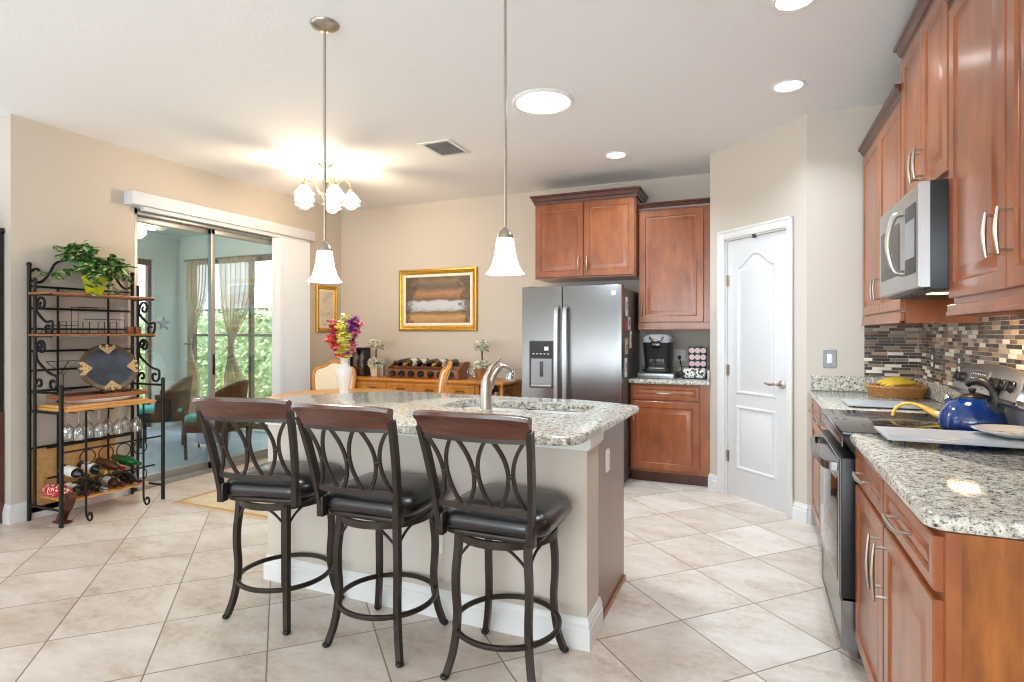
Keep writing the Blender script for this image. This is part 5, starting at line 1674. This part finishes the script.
BG = 'wine bottles in the iron rack'
bottle('dark wine bottle with white label, leftmost in the upper row of the iron rack', 'bottle_dark', 'cap_black', 'label', lie(-4.74, 2.60, 0.350, 0.10), BG)
bottle('dark wine bottle with white label, second from the left in the upper row', 'bottle_dark', 'cap_gold', 'label', lie(-4.74, 2.728, 0.350, 0.10), BG)
bottle('amber wine bottle beside the green bottle in the upper row of the iron rack', 'bottle_amber', 'cap_red', None, lie(-4.74, 2.856, 0.350, 0.10), BG)
bottle('green wine bottle with green neck at the right of the upper row', 'bottle_green', 'bottle_green', None, lie(-4.74, 2.984, 0.350, 0.06), BG)
bottle('dark wine bottle with purple foil at the left of the lower row', 'bottle_dark', 'cap_purple', 'label', lie(-4.74, 2.60, 0.222, 0.10), BG)
bottle('dark wine bottle with silver foil in the lower row of the iron rack', 'bottle_dark', 'cap_silver', None, lie(-4.74, 2.728, 0.222, 0.10), BG)
bottle('amber wine bottle in the middle of the lower row of the iron rack', 'bottle_amber', 'cap_red', 'label', lie(-4.74, 2.856, 0.222, 0.10), BG)
bottle('dark wine bottle with purple foil in the lower row under the green one', 'bottle_dark', 'cap_purple', None, lie(-4.74, 2.984, 0.222, 0.10), BG)
# red cloth-wrapped bottle on a dark slanted holder, and a board behind
hd_ = thing('bottle_holder', 'dark carved wooden bottle holder standing on the floor at the left foot of the rack', 'bottle holder', (-4.55, 2.50, 0))
m = MB()
m.box((-0.07, -0.035, 0.0), (0.05, 0.035, 0.016), 0.005)
m.tube(cm([(-0.03, 0, 0.012), (0.0, 0, 0.06), (0.05, 0, 0.12), (0.085, 0, 0.185), (0.09, 0, 0.23)], 5), 1.0, flat=(0.06, 0.028), up=(0, 1, 0))
m.build('stand', 'cherry_dark', hd_)
rc = MB().lathe([(0, 0.0), (0.034, 0.002), (0.044, 0.02), (0.047, 0.08), (0.044, 0.15), (0.046, 0.175), (0.034, 0.20), (0.022, 0.225), (0.03, 0.25), (0.012, 0.27), (0, 0.27)], 24, M4=lie(-4.74, 2.50, 0.215, -0.06), wave=(9, 0.05))
tag(rc.build('wrapped_bottle', 'red_cloth', None), 'bottle wrapped in red and white spotted cloth at the lower left of the rack', 'bottle')
tag(MB().box((XL + 0.004, 2.45, 0.04), (XL + 0.016, 3.05, 0.52), 0.003, M4=None).build('plywood_board', 'oak_light', None), 'tan wooden panel leaning on the wall behind the wine bottles', 'panel')

# ------------------------------------------------------------------ dining area
rgx = tag(MB().box((-4.28, 3.12, 0.0), (-2.62, 5.25, 0.009), 0.003).build('area_rug', 'rug', None), 'sand coloured rug under the dining table by the sliding door', 'rug')
m = MB()
for a, b in (((-4.27, 3.13), (-2.63, 3.17)), ((-4.27, 5.20), (-2.63, 5.24)), ((-4.27, 3.17), (-4.23, 5.20)), ((-2.67, 3.17), (-2.63, 5.20))):
    m.box((a[0], a[1], 0.008), (b[0], b[1], 0.0105))
m.build('border', 'rug_border', rgx, smooth=0)
TX, TY = -3.65, 4.42
dt = thing('dining_table', 'round wooden dining table holding the flower vase, mostly hidden behind the island', 'table', (TX, TY, 0.010))
MB().lathe([(0, 0.712), (0.60, 0.712), (0.66, 0.722), (0.68, 0.736), (0.675, 0.748), (0.66, 0.752), (0, 0.752)], 56).build('tabletop', 'oak_light', dt)
MB().lathe([(0, 0.64), (0.48, 0.64), (0.48, 0.712), (0, 0.712)], 40).build('apron', 'oak', dt)
MB().lathe([(0, 0.10), (0.10, 0.10), (0.12, 0.14), (0.07, 0.22), (0.06, 0.34), (0.10, 0.46), (0.09, 0.54), (0.06, 0.60), (0.12, 0.64), (0, 0.64)], 28).build('pedestal', 'oak', dt)
for k in range(4):
    a = PI / 4 + k * PI / 2
    d = Vector((math.cos(a), math.sin(a), 0))
    MB().tube(cm([tuple(d * 0.05 + Vector((0, 0, 0.14))), tuple(d * 0.2 + Vector((0, 0, 0.15))), tuple(d * 0.36 + Vector((0, 0, 0.07))), tuple(d * 0.44 + Vector((0, 0, 0.022)))], 5), 0.026, 8).build('leg', 'oak', dt)
tz = 0.762


def dining_chair(label, loc, rz):
    t = thing('dining_chair', label, 'chair', loc, rz, 'dining chairs')
    for s in (-1, 1):
        MB().tube(cm([(s * 0.215, 0.21, 0.42), (s * 0.225, 0.23, 0.30), (s * 0.21, 0.225, 0.12), (s * 0.225, 0.235, 0.0)], 5), [0.026] * 6 + [0.02] * 10, 8).build('leg', 'oak', t)
        MB().tube(cm([(s * 0.19, -0.20, 0.44), (s * 0.19, -0.21, 0.25), (s * 0.195, -0.26, 0.0)], 5), 0.02, 8).build('leg', 'oak', t)
    MB().prism([(-0.21, -0.21), (0.21, -0.21), (0.245, 0.24), (0.10, 0.26), (-0.10, 0.26), (-0.245, 0.24)], 0.385, 0.45, 0.008).build('seat_frame', 'oak', t)
    MB().prism(inset([(-0.21, -0.21), (0.21, -0.21), (0.245, 0.24), (0.10, 0.26), (-0.10, 0.26), (-0.245, 0.24)], 0.012), 0.45, 0.51, 0.025).build('seat_cushion', 'cream', t, smooth=60)

    def bk(x, z):
        return Vector((x, -0.205 - 0.10 * (z - 0.45) / 0.6 + 0.05 * (x / 0.23) ** 2, z))
    ol = [(-0.17, 0.56), (0.17, 0.56), (0.205, 0.70), (0.225, 0.90), (0.20, 0.985), (0.10, 1.02), (0.05, 1.055), (0.0, 1.065), (-0.05, 1.055), (-0.10, 1.02), (-0.20, 0.985), (-0.225, 0.90), (-0.205, 0.70)]
    o3 = [bk(x, z) for x, z in ol]
    MB().tube(cm(o3, 5, True), 0.021, 8, True).build('back_frame', 'oak', t)
    lo = []
    for ins, off in ((0.0, -0.018), (0.0, 0.012), (0.03, 0.026), (0.09, 0.03)):
        q = inset(ol, ins + 0.01)
        lo.append([bk(x, z) + Vector((0, off, 0)) for x, z in q])
    MB().loft(lo, True, True).build('back_pad', 'cream', t, smooth=60)
    for s in (-1, 1):
        MB().tube([bk(s * 0.165, 0.57), (s * 0.19, -0.205, 0.44)], 0.019, 8).build('back_post', 'oak', t)
    MB().ball(bk(0, 1.07), (0.05, 0.016, 0.018), 12, 6).build('carved_crest', 'oak', t)
    return t


dining_chair('cream upholstered dining chair directly behind the white vase', (-4.26, 4.97, 0.0), math.atan2(-0.65, 0.42) - PI / 2).scale = (1, 1, 0.965)
dining_chair('cream dining chair seen edge-on in front of the sideboard wine rack', (-2.93, 4.62, 0.010), math.atan2(-0.55, -0.83) - PI / 2)

vx, vy = -3.63, 4.42
vs = tag(MB().lathe([(0, 0), (0.046, 0), (0.05, 0.006), (0.045, 0.02), (0.048, 0.07), (0.066, 0.15), (0.078, 0.21), (0.074, 0.25), (0.052, 0.285), (0.036, 0.31), (0.034, 0.335), (0.043, 0.36), (0.039, 0.36), (0.030, 0.335), (0.031, 0.31), (0, 0.27)], 36).build('flower_vase', 'porcelain', None, smooth=60, loc=(vx, vy, tz + 0.0005)), 'tall white porcelain vase of flowers on the dining table', 'vase')


def blossom(m, c, r, rnd):
    for k in range(6):
        a = 2 * PI * k / 6 + rnd.uniform(0, 1)
        d = Vector((math.cos(a), math.sin(a), rnd.uniform(-0.2, 0.9)))
        leaf(m, c, d, (rnd.uniform(-.5, .5), rnd.uniform(-.5, .5), 1), r, r * 0.95)


for nme, rgb in (('petal_red', (206, 56, 84)), ('petal_yellow', (240, 222, 120)), ('petal_cream', (244, 226, 168)), ('petal_purple', (134, 62, 138)), ('petal_pink', (226, 128, 148)), ('petal_coral', (228, 100, 92))):
    M[nme] = two_tone(nme, rgb, tuple(min(255, int(v * 1.12) + 8) for v in rgb), 30, 0.6)
M['stem'] = plain('green_stem', (92, 130, 60), 0.6)
stalks = [('petal_red', 'tall stalk of crimson flowers at the left of the white vase', (-0.135, 0.0, 0.33), 0.12),
          ('petal_coral', 'short stalk of coral flowers leaning low to the left in the vase', (-0.145, -0.04, 0.20), 0.08),
          ('petal_yellow', 'stalk of yellow flowers in the centre of the vase', (-0.04, -0.05, 0.30), 0.04),
          ('petal_cream', 'tallest stalk of cream flowers in the centre of the vase', (0.0, 0.03, 0.40), 0.14),
          ('petal_purple', 'tall stalk of purple flowers at the right of the vase', (0.115, 0.0, 0.37), 0.04),
          ('petal_pink', 'stalk of pink flowers leaning furthest to the right of the vase', (0.165, 0.02, 0.34), 0.12),
          ('petal_yellow', 'short stalk of yellow flowers low at the front of the vase', (0.03, -0.08, 0.20), 0.04)]
for k, (mt, lb, tip, st0) in enumerate(stalks):
    rnd = random.Random(50 + k)
    tip = (tip[0] * 0.9, tip[1], tip[2] + 0.03)
    t = thing('flower_stalk', lb, 'flower', (vx, vy, tz + 0.335), 0, 'flowers in the white vase')
    # turn the bouquet so it fans out across the view
    ca, sa_ = math.cos(math.radians(23)), math.sin(math.radians(23))
    tip = Vector((tip[0] * ca - tip[1] * sa_, tip[0] * sa_ + tip[1] * ca, tip[2]))
    mid = Vector((tip.x * 0.45, tip.y * 0.45, tip.z * 0.55))
    pts = cm([(tip.x * 0.1, tip.y * 0.1, -0.02), tuple(mid), tuple(tip)], 8)
    MB().tube(pts, 0.004, 6).build('stem', 'stem', t)
    bl_ = MB()
    i0 = int(len(pts) * st0 / 0.4) if False else 3
    for q in range(i0, len(pts)):
        for r in range(3):
            blossom(bl_, pts[q] + Vector((rnd.uniform(-.035, .035), rnd.uniform(-.035, .035), rnd.uniform(-.02, .02))), 0.056 * (1.1 - 0.35 * q / len(pts)), rnd)
    bl_.build('blossoms', mt, t, smooth=0)
    lf = MB()
    for q in range(5):
        leaf(lf, pts[2 + q], (rnd.uniform(-1, 1), rnd.uniform(-1, 1), 0.5), (0, 0, 1), 0.07, 0.02)
    lf.build('leaves', 'leaf', t, smooth=0)
for k, (px_, py_, lb) in enumerate(((-3.52, 4.02, 'small bronze napkin ring on the dining table left of the vase'), (-3.38, 4.12, 'small bronze napkin ring on the dining table in front of the vase'))):
    o = MB().tube(circ((0, 0, 0.026), 0.022, 20, 'x'), 0.006, 8, True).ball((0.0, 0, 0.052), 0.008, 8, 6).build('napkin_ring', 'bronze', None, loc=(px_, py_, tz), rot=(0, 0, 0.9))
    tag(o, lb, 'napkin ring', 'napkin rings on the table')

# sideboard
M['brass_dark'] = plain('aged_brass', (150, 104, 48), 0.4, 0.6)
SBX0, SBX1, SBY = -4.56, -2.38, 5.36
sb = thing('sideboard', 'long honey oak sideboard against the back wall under the gold framed picture', 'sideboard', (-3.47, 5.61, 0))
bw(MB().box((SBX0, SBY, 0.08), (SBX1 - 0.26, YB - 0.02, 0.820), 0.003), 'body', 'oak', sb)
bw(MB().prism(roundpoly([(SBX0 - 0.02, SBY - 0.025, 0.02), (SBX1 + 0.02, SBY - 0.025, 0.03), (SBX1 + 0.02, YB - 0.015, 0), (SBX0 - 0.02, YB - 0.015, 0)]), 0.820, 0.850, 0.006), 'top', 'oak', sb)
bw(MB().box((SBX0 + 0.02, SBY + 0.03, 0.0), (SBX1 - 0.02, YB - 0.03, 0.082), 0.003), 'plinth', 'oak', sb)
m = MB()
m.box((SBX1 - 0.27, SBY + 0.01, 0.08), (SBX1, SBY + 0.035, 0.10)); m.box((SBX1 - 0.27, SBY, 0.08), (SBX1, YB - 0.02, 0.10)); m.box((SBX1 - 0.27, SBY, 0.45), (SBX1, YB - 0.02, 0.468))
m.box((SBX1 - 0.27, YB - 0.04, 0.08), (SBX1, YB - 0.02, 0.821)); m.box((SBX1 - 0.03, SBY, 0.08), (SBX1, SBY + 0.03, 0.821)); m.box((SBX1 - 0.27, SBY, 0.08), (SBX1 - 0.20, SBY + 0.03, 0.821))
bw(m, 'end_shelves', 'oak', sb, smooth=0)
nd_ = 5
for k in range(nd_):
    a = SBX0 + 0.03 + (SBX1 - 0.28 - SBX0 - 0.04) * k / nd_; b = SBX0 + 0.03 + (SBX1 - 0.28 - SBX0 - 0.04) * (k + 1) / nd_ - 0.03
    o = bw(MB().rings(rect(a, b, 0.668, 0.802), [(0, SBY), (0, SBY - 0.012), (0.004, SBY - 0.016), (0.025, SBY - 0.016), (0.03, SBY - 0.010), (0.05, SBY - 0.010)], back=True), 'drawer', 'oak', sb, smooth=20)
    c = (a + b) / 2
    bwc(MB().tube(cm([(c - 0.05, SBY - 0.014, 0.742), (c - 0.045, SBY - 0.035, 0.729), (c, SBY - 0.04, 0.722), (c + 0.045, SBY - 0.035, 0.729), (c + 0.05, SBY - 0.014, 0.742)], 5), 0.005, 8).box((c - 0.05, SBY - 0.019, 0.735), (c + 0.05, SBY - 0.015, 0.753), 0.002), 'handle', 'brass_dark', sb, o)
    o = bw(MB().rings(rect(a, b, 0.12, 0.65), [(0, SBY), (0, SBY - 0.012), (0.004, SBY - 0.016), (0.05, SBY - 0.016), (0.055, SBY - 0.010), (0.07, SBY - 0.010), (0.10, SBY - 0.015)], back=True), 'door', 'oak', sb, smooth=20)
    bwc(MB().ball((b - 0.03, SBY - 0.03, 0.45), 0.014, 10, 8), 'knob', 'bronze', sb, o)
for k in range(5):
    c_ = [(206, 150, 140), (120, 110, 110), (226, 220, 210), (90, 96, 120), (180, 120, 90)][k]
    o = MB().box((SBX1 - 0.17 + 0.026 * k, SBY + 0.06, 0.469), (SBX1 - 0.152 + 0.026 * k, SBY + 0.28, 0.70 + 0.02 * (k % 3)), 0.002).build('magazine', plain('cover_%d' % k, c_, 0.4), None)
    tag(o, 'magazine in the open end shelf of the sideboard, %s from the left' % ('first', 'second', 'third', 'fourth', 'fifth')[k], 'magazine', 'magazines in the sideboard end shelf')
wm = MB()
for y in (SBY + 0.05, SBY + 0.30):
    wm.tube([(SBX1 - 0.19, y, 0.472), (SBX1 - 0.19, y, 0.78), (SBX1 - 0.01, y, 0.78), (SBX1 - 0.01, y, 0.472)], 0.005, 6)
wm.tube([(SBX1 - 0.19, SBY + 0.05, 0.78), (SBX1 - 0.19, SBY + 0.30, 0.78)], 0.005, 6); wm.tube([(SBX1 - 0.01, SBY + 0.05, 0.78), (SBX1 - 0.01, SBY + 0.30, 0.78)], 0.005, 6)
tag(wm.build('magazine_rack', 'nickel', None), 'silver wire magazine holder in the open end of the sideboard', 'magazine rack')
sz = 0.8505
# table-top wine rack
WX0, WX1 = -3.885, -2.955
wk = thing('tabletop_wine_rack', 'stepped brown wooden wine rack on the sideboard', 'wine rack', (-3.43, 5.60, sz))
for x in (WX0, WX1 - 0.016):
    bw(MB().prism([(5.47, 0), (5.74, 0), (5.74, 0.185), (5.60, 0.185), (5.58, 0.16), (5.50, 0.125), (5.47, 0.105)], x, x + 0.016, M4=Matrix(((0, 0, 1, 0), (1, 0, 0, 0), (0, 1, 0, sz), (0, 0, 0, 1)))), 'side_panel', 'rack_wood', wk, smooth=0)
for y, z0, z1 in ((5.475, 0, 0.102), (5.60, 0.095, 0.135), (5.725, 0.0, 0.175)):
    bw(MB().box((WX0 + 0.016, y - 0.008, sz + z0), (WX1 - 0.016, y + 0.008, sz + z1), 0.002), 'cross_board', 'rack_wood', wk)
bw(MB().box((WX0 + 0.016, 5.47, sz), (WX1 - 0.016, 5.74, sz + 0.01)), 'floor_board', 'rack_wood', wk, smooth=0)
onames = ('first', 'second', 'third', 'fourth', 'fifth', 'sixth', 'seventh')
caps = ['cap_black', 'cap_black', 'cap_silver', 'cap_black', 'cap_black', 'cap_silver', 'cap_black']


def aim(x, y, z, tilt):
    """bottle pointing its neck at -y"""
    return Matrix.Translation((x, y, z)) @ Matrix.Rotation(PI / 2 + tilt, 4, 'X')


for k in range(7):
    x = WX0 + 0.085 + 0.126 * k
    # lower row shows the round bottle ends
    bottle('dark wine bottle in the lower row of the sideboard rack, %s from the left' % onames[k], 'bottle_dark', caps[k], None, Matrix.Translation((x, 5.435, sz + 0.052)) @ Matrix.Rotation(-PI / 2, 4, 'X'), 'bottles lying in the sideboard wine rack')
for k in range(6):
    x = WX0 + 0.14 + 0.126 * k
    bottle('wine bottle in the upper row of the sideboard rack, %s from the left' % onames[k], ('bottle_dark', 'bottle_amber', 'bottle_dark')[k % 3], ('cap_black', 'cap_gold', 'cap_silver', 'cap_purple', 'cap_gold', 'cap_silver')[k], 'label' if k in (1, 2, 4) else None, aim(x, 5.715, sz + 0.182, 0.08), 'bottles lying in the sideboard wine rack')


def topiary(label, x, y, pot):
    t = thing('flower_topiary', label, 'topiary', (x, y, sz))
    MB().lathe([(0, 0), (0.058, 0), (0.062, 0.005), (0.074, 0.115), (0.078, 0.12), (0.074, 0.122), (0.066, 0.10), (0, 0.10)], 24).build('pot', pot, t)
    MB().tube(cm([(0, 0, 0.09), (0.008, 0, 0.18), (-0.006, 0.005, 0.26), (0.004, 0, 0.36)], 5), 0.010, 8).build('trunk', 'rack_wood', t)
    r_ = random.Random(int(x * 100))
    for zc_2, rr, n_ in ((0.150, 0.075, 80), (0.365, 0.072, 80)):
        m = MB(); g = MB()
        for q in range(n_):
            a = r_.uniform(0, 2 * PI); e = math.asin(r_.uniform(-0.75, 1))
            p = Vector((rr * math.cos(a) * math.cos(e), rr * math.sin(a) * math.cos(e), zc_2 + rr * 0.85 * math.sin(e)))
            blossom(m, p, 0.034, r_)
            if q % 6 == 0:
                leaf(g, p * 1.0, (math.cos(a), math.sin(a), -0.4), (0, 0, 1), 0.05, 0.03)
        m.build('blossoms', 'cream_petal', t, smooth=0)
        g.build('leaves', 'leaf', t, smooth=0)


M['cream_petal'] = two_tone('cream_petal', (240, 234, 210), (250, 248, 238), 20, 0.6)
topiary('white flower topiary in a cream pot at the left end of the sideboard', -4.10, 5.56, 'cream')
topiary('white flower topiary in a wicker pot right of the sideboard wine rack', -2.71, 5.56, 'wicker')
tag(MB().lathe([(0, 0), (0.04, 0), (0.065, 0.03), (0.075, 0.07), (0.06, 0.115), (0.04, 0.135), (0.046, 0.15), (0.042, 0.15), (0.035, 0.135), (0, 0.12)], 28).build('round_vase', 'clear_glass', None, smooth=60, loc=(-2.845, 5.58, sz)), 'round clear glass vase between the wine rack and the right topiary', 'vase')
tag(MB().lathe([(0, 0), (0.045, 0), (0.05, 0.004), (0.05, 0.14), (0.047, 0.14), (0.046, 0.008), (0, 0.008)], 24).build('glass_cylinder', 'clear_glass', None, smooth=60, loc=(-3.985, 5.50, sz)), 'clear glass cylinder beside the left topiary', 'glass')
lb_ = thing('bottle_box', 'tall black open box holding two dark mottled bottles on the sideboard behind the vase', 'box', (-4.36, 5.60, sz))
m = MB()
m.box((-0.105, -0.06, 0), (0.105, 0.06, 0.012)); m.box((-0.105, -0.06, 0.315), (0.105, 0.06, 0.335)); m.box((-0.105, -0.06, 0), (-0.096, 0.06, 0.335)); m.box((0.096, -0.06, 0), (0.105, 0.06, 0.335)); m.box((-0.105, 0.05, 0), (0.105, 0.06, 0.335))
m.build('case', 'black', lb_, smooth=0)
for k, x in enumerate((-0.048, 0.048)):
    o = MB().lathe([(0, 0.013), (0.040, 0.013), (0.044, 0.02), (0.044, 0.20), (0.036, 0.24), (0.024, 0.26), (0.022, 0.30), (0, 0.30)], 20, wave=(8, 0.08)).build('dark_bottle', 'marble_dark', None, smooth=50, loc=(-4.36 + x, 5.585, sz))
    tag(o, ('left', 'right')[k] + ' dark mottled bottle standing in the black box on the sideboard', 'bottle', 'dark bottles in the black box')


# ------------------------------------------------------------------ lanai outside the sliding door
LX, LY = -8.0, 5.95
slab('floor_lanai', (LX - 0.15, 0.8, -0.15), (XL - 0.15, LY + 0.15, -0.03), 'lanai_floor')
slab('ceiling_lanai', (LX - 0.15, 2.49, 2.80), (XL - 0.15, LY + 0.15, 2.92), 'lanai_wall')
m = MB()
m.box((LX - 0.15, 5.57, -0.03), (LX, LY + 0.15, 2.80)); m.box((LX - 0.15, 2.49, 2.42), (LX, 5.57, 2.80)); m.box((LX - 0.15, 2.49, -0.03), (LX, 3.0, 2.42))
struct(m.build('wall_lanai_left', 'lanai_wall', smooth=0))
m = MB()
WX_0, WX_1 = -7.78, -5.15
m.box((LX, LY, -0.03), (WX_0, LY + 0.15, 2.80)); m.box((WX_0, LY, 2.46), (WX_1, LY + 0.15, 2.80)); m.box((WX_1, LY, -0.03), (XL - 0.15, LY + 0.15, 2.80))
struct(m.build('wall_lanai_back', 'lanai_wall', smooth=0))
wn_ = bpy.data.objects.new('window_1', None); COL.objects.link(wn_); struct(wn_); wn_.location = (WX_0, LY + 0.08, 0)
m = MB()
for x in (WX_0, -6.62, WX_1 - 0.05):
    m.box((x, LY + 0.05, 0.0), (x + 0.05, LY + 0.11, 2.46))
for z in (0.0, 1.31, 2.38):
    m.box((WX_0, LY + 0.055, z), (WX_1, LY + 0.105, z + (0.035 if 1 < z < 2 else 0.08)))
bw(m, 'window_frame', 'brown_frame', wn_, smooth=0)
wn2 = bpy.data.objects.new('window_2', None); COL.objects.link(wn2); struct(wn2); wn2.location = (LX, 4.85, 0)
m = MB()
for y in (3.0, 3.85, 4.70, 5.52):
    m.box((LX - 0.11, y, 0.0), (LX - 0.05, y + 0.05, 2.42))
for z in (0.0, 1.31, 2.34):
    m.box((LX - 0.105, 3.0, z), (LX - 0.055, 5.57, z + (0.035 if 1 < z < 2 else 0.08)))
bw(m, 'window_frame', 'brown_frame', wn2, smooth=0)


def curtain(label, x0, x1, xt, zt_, y, zb_=-0.028, axis='x'):
    """sheer gathered at xt, height zt_"""
    loops = []
    n_ = 60
    for q in range(29):
        z = 2.42 - (2.42 - zb_) * q / 28
        k = math.exp(-((z - zt_) / 0.5) ** 2) if zt_ else 0
        if zt_ and z < zt_:
            k = max(k, 0.55)
        row = []
        for i in range(n_ + 1):
            u = i / n_
            x = (x0 + (x1 - x0) * u) * (1 - 0.86 * k) + (xt + (x1 - x0) * 0.0) * 0.86 * k if zt_ else x0 + (x1 - x0) * u
            row.append(Vector((x, y + 0.022 * math.sin(u * 46) * (1 - 0.3 * k), z)))
        loops.append(row)
    t = thing('sheer_curtain', label, 'curtain', ((x0 + x1) / 2, y, 0))
    m = MB()
    # thin cloth with a front and a back
    front = loops; vs = []; fs = []
    W_ = n_ + 1
    for off in (0.0, 0.003):
        for r in loops:
            vs += [p + Vector((0, off, 0)) for p in r]
    base = len(loops) * W_
    for a in (0, base):
        for r in range(len(loops) - 1):
            for i in range(n_):
                fs.append((a + r * W_ + i, a + r * W_ + i + 1, a + (r + 1) * W_ + i + 1, a + (r + 1) * W_ + i))
    m.add(vs, fs)
    bw(m, 'cloth', 'sheer', t, smooth=60)
    if zt_:
        bw(MB().tube(circ((xt, y, zt_), 0.05, 20), 0.012, 6, True), 'tieback', 'brown_frame', t)
    bw(MB().tube([(x0 - 0.03, LY - 0.001, 2.425), (x0 - 0.03, y, 2.425), (x1 + 0.03, y, 2.425), (x1 + 0.03, LY - 0.001, 2.425)], 0.012, 8), 'rod', 'brown_frame', t)


curtain('sheer beige curtain tied in the middle, seen through the right pane of the sliding door', -7.05, -6.35, -6.82, 1.15, LY - 0.09)
curtain('sheer beige curtain tied back at the left end of the patio window', -7.72, -7.25, -7.66, 1.20, LY - 0.09)

# ceiling fan with lights on the lanai
cf = thing('ceiling_fan', 'dark bladed ceiling fan with lit globes on the patio behind the left pane', 'ceiling fan', (-6.45, 4.40, 2.80))
MB().lathe([(0, 0), (0.07, 0), (0.06, -0.03), (0.02, -0.04), (0.014, -0.09), (0.09, -0.10), (0.11, -0.14), (0.09, -0.18), (0, -0.185)], 28).build('motor', 'brown_frame', cf)
for k in range(5):
    a = 2 * PI * k / 5 + 0.35
    b = MB().prism(rrect(0.12, 0.62, -0.065, 0.065, 0.05, 5), -0.135, -0.125, 0.002, M4=Matrix.Rotation(a, 4, 'Z'))
    b.build('blade', 'brown_frame', cf)
for k in range(3):
    a = 2 * PI * k / 3
    MB().lathe([(0, -0.17), (0.02, -0.17), (0.045, -0.20), (0.05, -0.225), (0, -0.235)], 18, (0.12 * math.cos(a), 0.12 * math.sin(a), 0)).build('globe', 'shade_warm', cf)
light('fan_lamp', 'POINT', (0, 0, -0.36), 45, (1.0, 0.95, 0.88), 0.12, parent=cf)


def patio_chair(label, loc, rz):
    t = thing('patio_chair', label, 'chair', loc, rz, 'wicker chairs on the patio')
    for sx_ in (-1, 1):
        for sy_ in (-1, 1):
            MB().tube([(sx_ * 0.24, sy_ * 0.22, 0.0), (sx_ * 0.25, sy_ * 0.23, 0.40)], 0.018, 8).build('leg', 'dark_wicker', t)
    MB().prism(rrect(-0.28, 0.28, -0.26, 0.28, 0.10, 5), 0.30, 0.40, 0.01).build('seat', 'dark_wicker', t)
    MB().prism(rrect(-0.25, 0.25, -0.22, 0.27, 0.09, 5), 0.40, 0.48, 0.025).build('cushion', 'turquoise', t, smooth=60)
    n_ = 26
    out, inn = [], []
    lo = []
    for q in range(n_ + 1):
        a = PI + 0.25 + (PI - 0.5) * q / n_ if False else PI - 0.30 + (PI + 0.60) * q / n_
        hgt = 0.62 + 0.22 * max(0.0, -math.sin(a)) ** 0.8
        c, s = math.cos(a), math.sin(a)
        k0, k1 = 1.0, 1.12
        lo.append([Vector((0.29 * c, 0.27 * s, 0.34)), Vector((0.29 * k1 * c, 0.27 * k1 * s - 0.02, hgt)), Vector((0.265 * k1 * c, 0.245 * k1 * s - 0.02, hgt)), Vector((0.265 * c, 0.245 * s, 0.34))])
    MB().loft(lo, True, True).build('barrel_back', 'dark_wicker', t, smooth=40)
    MB().tube([(l[1] + l[2]) / 2 for l in lo], 0.022, 8).build('arm_rail', 'dark_wicker', t)


patio_chair('dark wicker patio chair with turquoise cushion, behind the right end of the iron rack', (-6.85, 4.90, -0.03), math.radians(140))
patio_chair('dark wicker patio chair just outside the glass, behind the sliding door centre stile', (-5.62, 4.66, -0.03), math.radians(113))
ot = thing('ottoman', 'small lilac ottoman on the patio floor between the wicker chairs', 'ottoman', (-6.1, 5.0, -0.03))
MB().box((-0.14, -0.14, 0.05), (0.14, 0.14, 0.36), 0.02).build('cushion', plain('lilac_fabric', (176, 178, 204), 0.85), ot)
for a in (-1, 1):
    for b in (-1, 1):
        MB().tube([(a * 0.11, b * 0.11, 0), (a * 0.11, b * 0.11, 0.06)], 0.012, 8).build('foot', 'black', ot)
stf = MB()
so = []
for k in range(10):
    a = PI / 2 + 2 * PI * k / 10
    r = 0.11 if k % 2 == 0 else 0.045
    so.append((r * math.cos(a), r * math.sin(a)))
stf.loft([[Vector((0, x, z)) for x, z in so], [Vector((0.02, x * 0.9, z * 0.9)) for x, z in so]], True, True)
tag(stf.build('star_ornament', 'lanai_floor', None, loc=(LX + 0.0, 5.72, 1.50)), 'grey star ornament on the patio wall', 'ornament')

# garden
slab('ground', (-40, 0.0, -0.5), (6, 40, -0.2), plain('lawn', (120, 150, 80), 0.95, var=0.2, vscale=3))
hg_ = MB(); rnd = random.Random(11)
for k in range(5200):
    x = rnd.uniform(-15, -4.5); z = rnd.uniform(-0.2, 1.72) ; y = 8.6 + rnd.uniform(0, 0.5) * (0.3 + abs(math.sin(x * 2.1 + z * 1.7)))
    if rnd.random() < 0.2:
        z = 1.70 + rnd.uniform(-0.05, 0.12); y = 8.6 + rnd.uniform(0, 1.0)
    leaf(hg_, (x, y, z), (rnd.uniform(-1, 1), rnd.uniform(-1, 0.2), rnd.uniform(-0.6, 0.8)), (rnd.uniform(-.5, .5), -0.6, 1), rnd.uniform(0.10, 0.18), rnd.uniform(0.07, 0.12))
hd2 = tag(hg_.build('garden_hedge', 'hedge', None, smooth=0), 'pale green leafy hedge beyond the patio windows', 'hedge')
MB().box((-15, 8.85, -0.3), (-4.5, 9.6, 1.66), 0.15).build('branches', 'hedge', hd2)
nh = thing('neighbour_house', 'blue grey house with a low roof beyond the hedge', 'house', (-14, 20, -0.2))
MB().box((-14, 0, 0), (10, 8, 2.7)).build('wall', plain('blue_grey_stucco', (126, 138, 156), 0.9), nh, smooth=0)
m = MB()
m.loft([[Vector((-14.6, -0.6, 2.7)), Vector((10.6, -0.6, 2.7)), Vector((10.6, 8.6, 2.7)), Vector((-14.6, 8.6, 2.7))], [Vector((-12, 3.5, 3.9)), Vector((8, 3.5, 3.9)), Vector((8, 4.5, 3.9)), Vector((-12, 4.5, 3.9))]])
m.build('roof', plain('pale_roof', (206, 200, 196), 0.9), nh, smooth=0)
